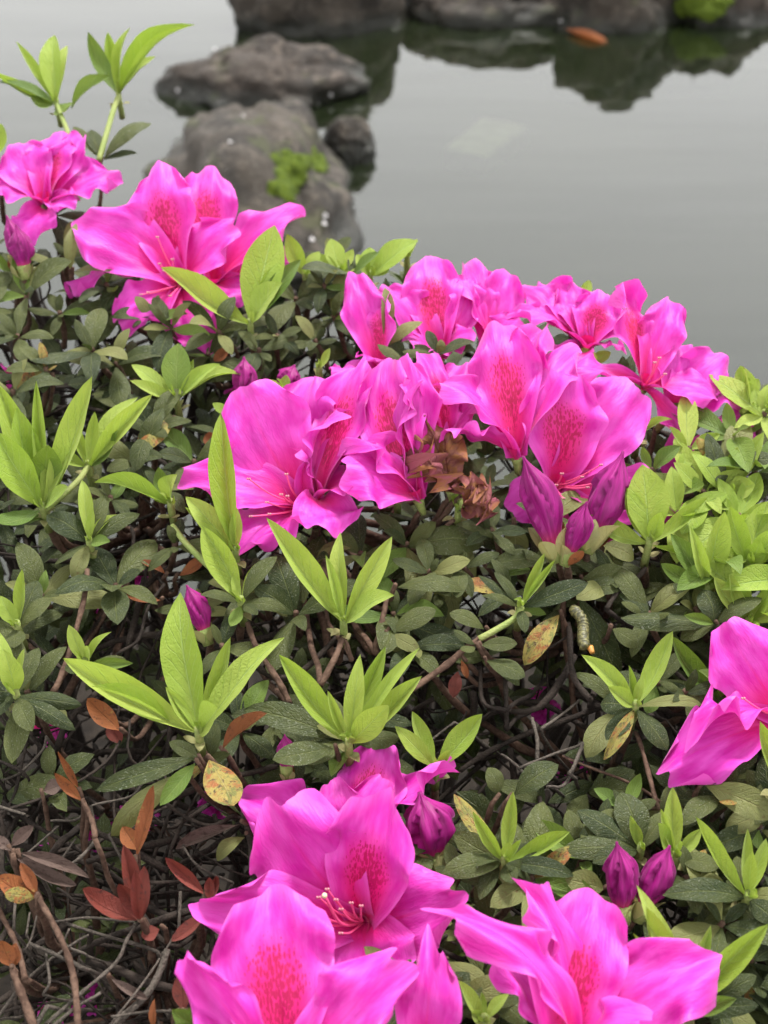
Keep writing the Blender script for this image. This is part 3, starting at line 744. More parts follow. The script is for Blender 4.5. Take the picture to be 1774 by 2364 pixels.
flower('B', 'Z5', (1170, 620), (.05, .60, .80), [
    (690, 100, 1.0, 330, dict(curl=.16, ruf=.06, tipw=.6)), (860, 70, 1.4, 300, dict(curl=.16, tipw=.6)), (1020, 110, 1.0, 300, dict(curl=.14, tipw=.6)), (1290, 180, .3, 360, bl(curl=.1, tipw=.6)),
    (1490, 320, .2, 300, dict(tipw=.6)), (650, 290, -.8, 280, dict(curl=.12, n=(.1, .8, .5))), (1020, 780, -1.6, 330, dict(curl=.1, tipw=.6)), (1460, 600, -1.4, 130, dict(n=(0, .9, .2)))], dz0=2.0, tint=.3)
flower('B', 'R4', (1120, 740), (.25, .55, .80), [
    (1040, 295, .3, 150, bl(ruf=.12, curl=.05, tipw=.6)), (1250, 360, .2, 200, dict(curl=.12, ruf=.07, tipw=.6)), (1430, 760, -1.0, 210, dict(curl=.06, ruf=.05, n=(.1, .75, .65))),
    (1310, 1050, -1.6, 120, dict(ruf=.12, curl=.15)), (770, 680, -.9, 170, dict(curl=.08, n=(-.1, .8, .5)))], [(1190, 610, -1.4), (1215, 680, -1.5), (1170, 630, -1.2)], dz0=1.0, tint=.65)
flower('B', 'R4', (1210, 880), (.45, .70, .50), [
    (1300, 560, .7, 200, dict(curl=.05)), (1460, 600, .5, 230, dict(curl=.06, tipw=.6)), (1545, 740, .1, 240, dict(curl=.06, tipw=.5)), (1625, 920, -.6, 130, dict(ruf=.1, curl=.2))], dz0=2.4, tint=.1)
# --- back left blossoms
flower('A', 'Z1', (360, 640), (-.15, .60, .75), [
    (430, 80, .6, 380, bl(curl=.12, ruf=.05, tipw=.6)), (610, 90, .7, 250, dict(curl=.12, tipw=.5, roll=.5)), (130, 160, .4, 420, dict(curl=.12, tipw=.6)), (-60, 470, -.8, 380, dict(curl=.08, n=(.2, .7, .7))),
    (890, 400, .6, 400, dict(curl=.06, n=(-.3, .5, .8), tipw=.5)), (210, 880, -1.6, 360, dict(curl=.1)), (560, 620, -1.4, 240)], dz0=1.5, tint=.15)
flower('A', 'Z2', (815, 835), (-.2, .30, .92), [
    (640, 10, -.6, 460, bl(curl=.10, ruf=.05, tipw=.45)), (100, 390, -1.0, 500, dict(curl=.08, ruf=.05, tipw=.55)), (1130, 400, -1.6, 390, dict(curl=.12, ruf=.07, tipw=.4)),
    (390, 1080, -2.0, 380, dict(curl=.1)), (960, 1280, -2.2, 340, dict(curl=.12, ruf=.06, tipw=.5)), (40, 800, -.2, 200, dict(n=(0, .8, .5)))],
    [(645, 505, -2.4), (660, 690, -2.2), (690, 740, -2.2), (530, 905, -2.8, .002), (580, 890, -2.8), (735, 915, -2.6), (750, 660, -2.0)], dz0=2.0, tint=.55)
flower('A', 'Z2', (1040, 830), (.1, .60, .75), [
    (1000, 15, .4, 400, bl(curl=.14, ruf=.05, tipw=.6)), (1600, 290, .0, 390, dict(curl=.06, ruf=.07, tipw=.4, n=(-.2, .45, .85))), (780, 70, .9, 200, dict(curl=.1)), (1640, 640, 1.0, 200), (1300, 900, -1.5, 280)], dz0=2.8, tint=.6)
# --- withered flower
flower('B', 'R4', (290, 1180), (-.1, .6, .7), [
    (160, 870, -.5, 170, dict(ruf=.3, curl=.3)), (260, 940, -.9, 170, dict(ruf=.3, curl=.4)), (120, 1010, -1.0, 110, dict(ruf=.3)), (330, 1130, -.6, 120, dict(ruf=.25)), (210, 1080, -1.2, 150, dict(ruf=.35, curl=.4))], dz0=.2, mat=M['petal_wilt'], name='withered_flower', label='crumpled brown and pink withered blossom')
flower('B', 'R4', (350, 1250), (.2, -.3, .8), [
    (460, 1180, -.4, 90, dict(ruf=.35, curl=.4)), (470, 1280, -.5, 90, dict(ruf=.35)), (390, 1120, -.4, 100, dict(ruf=.35)), (440, 1230, -.9, 100, dict(ruf=.35))], dz0=.0, mat=M['petal_wilt'], name='withered_flower', label='small dry brown withered blossom')

# --- buds
bud('B', 'Z6', (440, 1390), (190, 640), 250, -.5, -1.2)
bud('B', 'Z6', (690, 1320), (960, 600), 260, -.4, -.9)
bud('B', 'Z6', (530, 1420), (680, 990), 170, -.8, -1.6)
bud('A', 'Z1', (150, 1130), (50, 720), 130, -.3, -.2)
bud('A', 'Z1', (190, 1160), (120, 790), 150, -.6, -.5)
bud('B', 'R3', (1045, 800), (1055, 605), 95, -.2, 1.0)
bud('B', 'R3', (1215, 760), (1275, 640), 95, -.2, 1.2)
bud('G', 'R5', (890, 600), (805, 375), 95, -.3, .8)
bud('D', 'R5', (1240, 1190), (1230, 1020), 80, -.3, .6)
bud('D', 'Z7', (1490, 800), (1400, 380), 270, -.3, 1.8)
bud('E', 'R8', (1030, 770), (1005, 455), 130, -.4, 0)
bud('E', 'R8', (1110, 760), (1235, 470), 125, -.4, .2)
bud('E', 'R8', (1085, 750), (1070, 550), 80, .2, .6)

# ------------------------------------------------------------------ bright shoots
S = shoot
S('A', 'R1', (245, 450), [(72, 172, 50), (225, 138, 100), (283, 185, 60), (-25, 300, 50), (-10, 345, 70, -.5, 'fresh'), (130, 415, 75, -.6, 'fresh'), (290, 470, 95, -1.2, 'fresh')], dz0=.3, woody=False)
S('A', 'R1', (513, 415), [(375, 148, 75, None, 'fresh'), (460, 132, 62), (543, 112, 42), (797, 70, 85), (660, 232, 75, -.8), (480, 330, 70, -.5, 'fresh', (305, 475))], dz0=.6, woody=False)
S('A', 'R1', (445, 692), [(638, 508, 85, .3, 'old'), (593, 655, 38, .2, 'old'), (318, 545, 60, .4, 'old'), (395, 560, 80, .6, 'old')], 'old', scales=False, dz0=1.2)
S('A', 'R1', (-30, 690), [(5, 528, 75), (-60, 500, 70)], dz0=0)
S('A', 'R3', (1082, 470), [(712, 186, 125, -.8), (1187, 36, 185, .3), (1207, 175, 80, -.3), (1222, 285, 150, -1.4), (1300, 180, 80, .6, 'fresh')], dz0=-.6)
S('G', 'R3', (765, 795), [(772, 550, 125, .3, 'fresh'), (568, 628, 75), (562, 708, 65, -.7), (838, 618, 50), (942, 628, 75, -.6), (1024, 650, 95, .2)], dz0=-.2)
S('G', 'R3', (185, 1265), [(-20, 690, 120, .4), (158, 712, 60), (388, 688, 110), (78, 822, 135), (318, 938, 110), (-30, 925, 150, -.6), (208, 985, 150, -1.0, 'fresh'), (292, 1165, 95, -1.4), (-40, 1330, 110, -2, 'fresh')], dz0=-1.0)
S('G', 'R3', (382, 1085), [(318, 888, 48), (410, 842, 55), (457, 888, 35), (568, 757, 110), (662, 768, 80, -.2), (525, 930, 110, -1.2, 'fresh'), (215, 1005, 60, -.3)], dz0=-.3)
S('G', 'R3', (738, 1250), [(417, 1118, 80, -.6), (685, 1082, 75, .2, 'fresh'), (745, 1118, 125, -1.0), (635, 1190, 40)], dz0=-.6)
S('G', 'R5', (1018, 235), [(958, -365 + 0, 112, .2), (806, -10, 105, -.3), (812, 30, 55, -.6), (1022, 40, 58, -.6), (950, 40, 30)], dz0=-.9)
S('G', 'R5', (387, 195), [(358, -90, 62), (402, 45, 40, -.5), (512, 62, 45), (202, 72, 115, -.3, 'old'), (450, -20, 95, .4, 'old'), (593, 58, 72, 0, 'old'), (232, 282, 55, -.5, 'old'), (318, 345, 75, -.8, 'olive'), (480, 190, 60, -1, 'fresh')], dz0=-.4)
S('B', 'R5', (1485, 545), [(1152, 83, 120, -.6), (1455, 147, 85, .2), (1412, 248, 45, -.3), (1695, 165, 95, 0), (1668, 400, 130, -1.8)], dz0=-1.2)
S('G', 'R5', (1042, 455), [(862, 128, 125, -.3), (1008, 330, 40), (1108, 275, 45), (1193, 248, 80, .2, 'old'), (872, 402, 55, -.4, 'old'), (1232, 470, 62, -.5, 'old'), (1000, 560, 60, -.9, 'fresh'), (1110, 495, 50, -.8, 'old')], dz0=-.5)
S('D', 'R5', (858, 1020), [(270, 698, 135, -.8), (752, 413, 185, .2), (395, 818, 70, -1.4, 'young', (740, 965)), (722, 815, 62, -.4), (987, 602, 75, 0), (1185, 586, 130, -.3), (940, 905, 150, -1.9)], dz0=-1.4)
S('D', 'R5', (1508, 1065), [(1218, 676, 115, -.6), (1555, 682, 85), (1680, 895, 120, -1.6), (1418, 835, 45, -.6), (1668, 640, 85), (1805, 640, 55), (1800, 760, 90, -.3)], dz0=-1.0)
S('E', 'R6', (225, 1170), [(118, 922, 75), (434, 937, 115, -.3), (48, 985, 80), (290, 1085, 40, -.6)], dz0=.4)
S('G', 'R5', (372, 722), [(297, 547, 65), (468, 573, 40), (385, 640, 75, -.8), (542, 690, 50, 0, 'old'), (573, 712, 52, -.4, 'fresh'), (280, 740, 60, -.4, 'old')], dz0=0)
S('G', 'R5', (78, 560), [(92, 308, 52), (5, 425, 75, -.4), (60, 640, 95, -1, 'old'), (222, 430, 85, 0, 'old'), (160, 350, 110, .8, 'old')], dz0=-.2)
S('G', 'R5', (72, 855), [(-15, 560, 70), (104, 648, 40), (20, 660, 100, -1.0), (350, 892, 75, -.5, 'old'), (140, 1005, 92, -1.2, 'old'), (326, 1000, 72, -.8, 'old'), (-40, 950, 60, -.6, 'old'), (160, 640, 90, .8, 'old')], dz0=-.2)
S('C', 'R6', (1145, 200), [(1115, -145, 185, .2), (1045, 105 - 150, 100, -.4), (878, 72, 105, -.6), (1200, 58, 72, -1.1), (1400, -20, 70, .2), (1508, 243, 45, -.5)], dz0=-1.0)
S('B', 'R6', (588, 475), [(745, 268, 34, -.3), (690, 236, 44), (410, 328, 55, 0, 'old'), (478, 318, 55, .2, 'old'), (880, 358, 92, -.4, 'old'), (432, 412, 40, -.4, 'old'), (610, 580, 55, -1.2, 'old')], dz0=-.5)
S('E', 'R6', (1085, 905), [(866, 674, 85, -.3), (1242, 565, 92), (1070, 730, 38), (1118, 768, 40, -.3), (968, 815, 75, -1.0), (960, 1045, 95, -1, 'old'), (1228, 1085, 95, -1, 'old'), (950, 1130, 65, -1.3, 'aged'), (935, 880, 120, .4, 'old'), (1378, 885, 62, -.3, 'olive')], dz0=-.4)
S('C', 'R6', (1480, 900), [(1240, 595, 95, .2, 'fresh'), (1432, 735, 60), (1190, 790, 90, .6, 'old'), (1640, 760, 90, .3, 'fresh')], dz0=.4)
# right cluster
S('C', 'R4', (1575, 870), [(1548, 648, 65), (1625, 748, 65), (1670, 780, 100), (1500, 760, 60, .5)], dz0=.8)
S('C', 'R4', (1470, 1200), [(1642, 935, 95), (1340, 1015, 105), (1600, 1155, 105, -.8), (1525, 990, 70, .3), (1400, 930, 80, .6, 'old')], dz0=0)
S('C', 'R6', (1400, 400), [(1468, 55, 105), (1250, 150, 90, .2, 'fresh'), (1530, 255, 75, -.5), (1188, 285, 75, -.3, 'fresh'), (1330, 130, 60)], dz0=-.1)
S('C', 'R6', (1570, 300), [(1488, 30, 95), (1545, 130, 60), (1665, 10, 125), (1720, 130, 110, -.6), (1618, 195, 90, -.9)], dz0=-.3)
S('C', 'R6', (1570, 545), [(1668, 390, 70), (1500, 330, 60), (1560, 330, 45), (1418, 343, 85, .2), (1740, 470, 80)], dz0=-.2)
S('C', 'R4', (1480, 1320), [(1475, 1180, 90), (1590, 1220, 90), (1420, 1230, 60), (1360, 1290, 80, -.6, 'fresh')], dz0=.3)
S('C', 'R6', (1430, 545), [(1020, 522, 105, -.4, 'old'), (1632, 428, 92, -.2, 'old'), (1378, 395, 125, .4, 'old'), (1285, 508, 50, -.9, 'fresh'), (1560, 600, 80, -1, 'old'), (1280, 610, 80, 0, 'old')], 'old', scales=False, dz0=-.3)
S('C', 'R6', (1800, 640), [(1470, 600, 150, -1.2, 'old'), (1700, 400, 100, 0, 'old')], 'old', scales=False, dz0=-1.2)
S('C', 'R6', (1710, 1250), [(1612, 960, 75, -.5), (1720, 1000, 70)], dz0=-1.6)
# front right
S('E', 'R8', (520, 548), [(383, 323, 58), (556, 243, 65), (788, 394, 75, -.3), (598, 445, 35, -.5), (540, 455, 52, -.6), (250, 592, 110, -1, 'old'), (820, 592, 85, -.8, 'old'), (560, 625, 80, -1.4, 'old'), (300, 420, 110, .5, 'old'), (300, 250, 90, 1.0, 'aged')], dz0=-.3)
S('E', 'R8', (1108, 495), [(1062, 338, 40), (1117, 318, 40), (1082, 372, 45, -.3), (840, 316, 115, .2, 'old'), (1030, 236, 150, .8, 'old'), (766, 492, 115, -.4, 'old'), (905, 540, 90, -1, 'old'), (1230, 320, 85, .4, 'old')], dz0=.2)
S('E', 'R8', (1262, 530), [(1248, 220, 82, .2), (1193, 306, 38), (1200, 378, 95, -.9), (1372, 398, 65), (1285, 455, 45, -.6), (1450, 560, 100, -.3, 'old')], dz0=-.3)
S('E', 'R8', (1570, 700), [(1362, 345, 78, -.2), (1576, 400, 55), (1655, 438, 65), (1592, 486, 60, -.7), (1210, 680, 115, -.8, 'old'), (1700, 800, 100, -1, 'old')], dz0=-.5)
S('E', 'R8', (1305, 1190), [(1112, 650, 105, .2), (1122, 738, 115, -.5), (1412, 815, 62), (1660, 815, 115, -.6), (1062, 848, 55), (1405, 982, 52, -.5), (1420, 830, 50, .3), (1620, 1160, 90, -1.2, 'old'), (1530, 1130, 80, -1.2, 'fresh'), (1200, 1240, 90, -1.2, 'old')], dz0=-1.0)
S('E', 'R8', (432, 1235), [(322, 1055, 78), (425, 1108, 40), (536, 1108, 58), (375, 1190, 55, -.7), (270, 1100, 100, .4, 'old')], 'young', dz0=-.5)
S('D', 'R7', (900, 1300), [(735, 1178, 95, -.6), (815, 1172, 62), (930, 1174, 90), (1088, 1208, 65), (720, 1260, 80, -1), (1000, 1230, 60, -.6)], 'fresh', dz0=-1.0)
S('E', 'R6', (760, 420), [(925, 360, 20)], 'old', scales=False, dz0=1.0)
# single leaves and dry leaves
def L1(k, tile, base, tip, w, kind, dz=-.3, dz0=0.0): S(k, tile, base, [(tip[0], tip[1], w, dz, kind)], kind, scales=False, dz0=dz0)
for a in [('D', 'R7', (860, 90), (412, 232, ), 95, 'old', -.8, -.8), ('D', 'R7', (850, 110), (692, 305), 80, 'fresh', -1.0, -.7), ('D', 'R7', (800, 150), (460, 424), 105, 'olive', -.4, .2),
          ('D', 'R7', (900, 95), (1012, 298), 165, 'aged', -1.6, -1.0), ('D', 'R7', (1065, 430), (932, 532), 68, 'olive', -.3, 1.5), ('D', 'R5', (955, 1090), (1172, 945), 95, 'rust', -.3, -.3),
          ('D', 'R7', (600, 800), (540, 470), 80, 'dead', .2, 0), ('D', 'R7', (605, 800), (352, 662), 100, 'dead', -.6, 0), ('D', 'R7', (612, 805), (628, 550), 70, 'dead', .0, .1), ('D', 'R7', (608, 808), (512, 632), 70, 'dead', -.6, -.2), ('D', 'R7', (606, 806), (580, 560), 60, 'dead', -.8, -.3),
          ('D', 'R7', (893, 690), (716, 525), 60, 'dead', -.2, .6), ('D', 'R7', (905, 720), (905, 605), 45, 'dead', 0, .6), ('D', 'R7', (915, 715), (938, 600), 40, 'dead', 0, .7), ('D', 'R7', (900, 755), (738, 882), 60, 'dead', -.5, .6),
          ('D', 'R7', (795, 1195), (785, 1020), 85, 'dead', 0, 0), ('D', 'R7', (830, 1200), (858, 1095), 50, 'rust', 0, 0), ('D', 'R7', (665, 1270), (670, 1132), 36, 'rust', 0, -.4), ('D', 'R7', (590, 525), (680, 205), 70, 'rust', 0, .3), ('D', 'R7', (600, 500), (530, 390), 80, 'rust', .3, .6),
          ('D', 'R7', (345, 235), (256, 60), 40, 'rust', 0, .2), ('D', 'R7', (360, 285), (236, 155), 50, 'rust', -.2, .2), ('D', 'R7', (168, 695), (-15, 610), 100, 'rust', -.4, -.6), ('D', 'R7', (165, 690), (90, 545), 55, 'rust', 0, -.6), ('D', 'R7', (160, 700), (20, 680), 70, 'aged', -.6, -.6),
          ('D', 'R7', (55, 1005), (5, 880), 85, 'rust', -.2, -.8), ('D', 'R7', (60, 1005), (70, 890), 60, 'rust', 0, -.6), ('D', 'R7', (80, 500), (385, 605), 60, 'husk', -.5, .5), ('D', 'R7', (60, 520), (340, 660), 55, 'husk', -.8, .5), ('D', 'R7', (40, 480), (150, 388), 60, 'husk', 0, .6), ('D', 'R7', (60, 500), (-30, 430), 50, 'husk', 0, .6),
          ('D', 'R7', (60, 530), (260, 560), 70, 'husk', -.3, .8), ('D', 'R7', (1045, 378), (752, 470), 50, 'husk', -.4, 1.0), ('D', 'R7', (470, 1040), (640, 1140), 40, 'husk', -.2, .5), ('D', 'R7', (890, 1090), (1050, 1210), 60, 'husk', -.2, .6), ('D', 'R7', (700, 830), (610, 860), 70, 'dead', -.2, .8), ('D', 'R7', (180, 240), (275, 205), 70, 'husk', 0, 2), ('D', 'R7', (860, 1010), (960, 1100), 110, 'dead', 0, 1.5),
          ('G', 'R5', (525, 1010), (378, 865), 90, 'rust', 0, 2.0), ('G', 'R5', (470, 950), (520, 1060), 70, 'dead', 0, 2), ('G', 'R5', (705, 445), (543, 408), 45, 'rust', 0, 1), ('G', 'R5', (725, 335), (606, 280), 40, 'rust', 0, 1.2), ('G', 'R5', (770, 340), (900, 250), 60, 'rust', 0, 1.4),
          ('B', 'R6', (762, 498), (605, 722), 98, 'aged', -.6, -.2), ('B', 'R6', (320, 740), (300, 862), 60, 'dead', 0, .8), ('B', 'R6', (330, 690), (362, 780), 30, 'rust', 0, .4), ('G', 'R3', (755, 878), (598, 1010), 125, 'aged', -.8, -.3), ('G', 'R3', (230, 690), (72, 745), 95, 'aged', 0, .6), ('A', 'R3', (1000, 560), (930, 630), 60, 'rust', 0, .8), ('G', 'R3', (920, 1010), (905, 930), 60, 'rust', 0, .8),
          ('B', 'R6', (300, 130), (260, 600), 120, 'olive', -.6, .8), ('B', 'R6', (330, 140), (350, 430), 110, 'olive', -.3, 1.0), ('B', 'R6', (220, 140), (180, 330), 100, 'old', 0, 1.2), ('B', 'R6', (300, 110), (512, 155), 90, 'old', -.6, .2), ('B', 'R6', (50, 385), (342, 372), 95, 'old', -.4, -.2), ('B', 'R6', (20, 580), (222, 478), 95, 'old', -.3, .2), ('B', 'R6', (10, 590), (155, 660), 70, 'olive', -.5, .2), ('B', 'R6', (90, 540), (350, 640), 110, 'old', 0, 1.0),
          ('B', 'R6', (430, 300), (700, 260), 100, 'old', -.2, .6), ('B', 'R6', (850, 350), (1050, 320), 95, 'old', 0, .6), ('B', 'R6', (850, 400), (1030, 380), 90, 'old', -.3, .6), ('B', 'R6', (840, 420), (1020, 800), 130, 'old', -.2, 1.4), ('B', 'R6', (410, 635), (575, 625), 65, 'old', -.4, -.2), ('B', 'R6', (440, 570), (283, 495), 75, 'old', -.2, 0), ('B', 'R6', (400, 640), (300, 570), 45, 'old', -.2, -.1), ('B', 'R6', (400, 640), (335, 660), 60, 'old', -.6, -.3), ('B', 'R6', (435, 700), (612, 765), 100, 'old', -.4, .2), ('B', 'R6', (980, 560), (1110, 640), 85, 'old', -.4, .6),
          ('B', 'R6', (560, 100), (570, 270), 110, 'olive', .2, 1.2), ('B', 'R6', (940, 200), (1085, 260), 110, 'olive', 0, .6), ('E', 'R8', (500, 260), (450, 135), 90, 'old', -.2, .4), ('E', 'R8', (555, 260), (750, 118), 120, 'old', -.2, .4), ('E', 'R8', (1380, 205), (1700, 345), 135, 'olive', -.8, -.4), ('E', 'R8', (1660, 340), (1480, 400), 110, 'olive', -.4, .4), ('E', 'R8', (1500, 300), (1270, 270), 110, 'old', .2, .8), ('D', 'R5', (1450, 1080), (1178, 1130), 125, 'old', -.8, -.9), ('D', 'R5', (1480, 1040), (1055, 905), 130, 'old', 0, .4),
          ('E', 'R8', (960, 660), (790, 615), 120, 'olive', -.4, .2), ('E', 'R8', (270, 970), (455, 1080), 90, 'olive', -.6, -.2), ('E', 'R8', (130, 800), (290, 800), 60, 'olive', -.5, .3), ('E', 'R8', (430, 830), (520, 930), 80, 'olive', -.4, .3), ('E', 'R8', (1260, 900), (1330, 840), 110, 'aged', -.4, .3), ('E', 'R8', (620, 1130), (400, 1110), 110, 'old', -.5, 0), ('E', 'R8', (640, 1090), (490, 1010), 120, 'old', 0, .3), ('E', 'R8', (1480, 830), (1560, 1100), 150, 'old', -.3, .8),
          ('A', 'Z2', (60, 740), (470, 740), 95, 'olive', -.5, -.6), ('A', 'Z2', (40, 750), (60, 395), 110, 'olive', .2, -.6), ('A', 'Z1', (470, 1110), (150, 1005), 75, 'olive', -.3, -.7)]:
    L1(*a)

# ------------------------------------------------------------------ rosettes of older leaves
ROS = [(120, 465), (150, 560), (60, 640), (30, 590), (230, 620), (290, 600), (200, 760), (130, 680), (250, 790), (370, 710), (330, 690), (640, 650), (680, 740), (600, 730), (560, 760), (720, 690), (700, 620), (450, 770), (100, 800), (40, 730), (30, 850), (330, 930), (470, 720),
       (110, 1130), (250, 1270), (90, 1290), (60, 1500), (20, 1380), (560, 1280), (480, 1400), (430, 1320), (640, 1330), (680, 1220), (780, 1200), (850, 1330), (880, 1180), (930, 1240), (1000, 1230), (1100, 1290), (1060, 1150), (1150, 1230), (1180, 1130), (1270, 1170), (1320, 1260), (1050, 1420), (880, 1400), (600, 1560), (640, 1620), (520, 1580), (450, 1650), (760, 1600),
       (1400, 1330), (1500, 1320), (1600, 1340), (1480, 1500), (1340, 1530), (1420, 1480), (1080, 1860), (990, 1900), (940, 1820), (1300, 1800), (1260, 1860), (1350, 1750), (1430, 1790), (1490, 1900), (1560, 1720), (1640, 1790), (1560, 2000), (1620, 2080), (1600, 1940), (1260, 1980), (1150, 1900), (1450, 2150), (1540, 2160), (1610, 2180), (1000, 2020), (950, 2070), (1040, 2120), (1060, 2000), (960, 2180), (900, 2160), (1100, 2180),
       (350, 1060), (300, 1000), (240, 1080), (420, 1000), (380, 1180), (1560, 1010), (1480, 960), (1600, 1110), (1640, 1440), (1590, 1520), (720, 560), (760, 600)]
for (x, y) in ROS:
    rr = random.Random(x * 31 + y)
    rosette(x * 1774 / 1660, y * 1774 / 1660, size=rr.uniform(0.75, 1.35), dz0=rr.uniform(0.0, 2.2))
S('B', 'Z4', (430, 800), [(440, 335, 105, .2, 'olive'), (700, 590, 125, -.5, 'olive')], 'olive', scales=False, dz0=-1.6)
S('B', 'Z4', (835, 865), [(750, 665, 85, .2, 'old'), (862, 745, 75, -.3, 'olive'), (1100, 730, 120, -.2, 'old'), (640, 785, 60, 0, 'old'), (560, 840, 90, -.5, 'old')], 'old', scales=False, dz0=-2.0)
S('B', 'Z4', (600, 930), [(368, 782, 110, -.3, 'old')], 'old', scales=False, dz0=-2.0)
S('B', 'Z5', (850, 860), [(1045, 575, 95, .2, 'olive'), (960, 800, 40, -.3, 'fresh')], 'olive', scales=False, dz0=-.6)
for (x, y, sz) in [(1690, 1010, 1.2), (1745, 1090, 1.3), (1625, 1140, 1.2), (1705, 1195, 1.3), (1565, 1190, 1.1), (1755, 1270, 1.3), (1660, 1310, 1.2), (1765, 960, 1.2), (1505, 1090, 1.1), (1590, 1040, 1.1), (1740, 1400, 1.2), (1840, 1180, 1.3), (1830, 1340, 1.3)]:
    rosette(x, y, n=6, size=sz * 1.15, dz0=-.3, kind='young' if (x + y) % 3 else 'fresh', k='C')
# back edge bright tufts
for (x, y, tips) in [(735, 590, [(-20, -75, 44), (30, -50, 30), (-55, -40, 34), (50, -20, 40)]), (800, 600, [(0, -70, 40), (100, -85, 60), (40, -40, 40), (-30, -50, 30)]), (660, 600, [(-40, -95, 40), (30, -60, 30), (20, -20, 40)]), (1255, 650, [(20, -48, 24), (-10, -30, 20)]), (1270, 790, [(-10, -40, 34), (50, -30, 34)]), (1380, 940, [(70, -40, 20), (20, -60, 20)]), (880, 560, [(20, -45, 26)]),
                     (1610, 850, [(-10, -60, 34), (30, -30, 34)]), (1650, 900, [(-20, -60, 40), (10, -70, 34)]), (430, 620, [(-20, -30, 24)]), (500, 900, [(30, -30, 24), (-40, -30, 24)]), (610, 850, [(-35, -30, 24), (10, -40, 24)]), (690, 800, [(20, -50, 18)]), (860, 1060, [(5, -70, 20), (30, -30, 16), (-20, 30, 26)]), (990, 1110, [(-10, -70, 16), (20, -60, 16)])]:
    S(None if y > 700 or x < 720 else 'B', 'F', (x, y), [(x + a, y + b_, w) for (a, b_, w) in tips], dz0=.8 if y < 800 else 0)

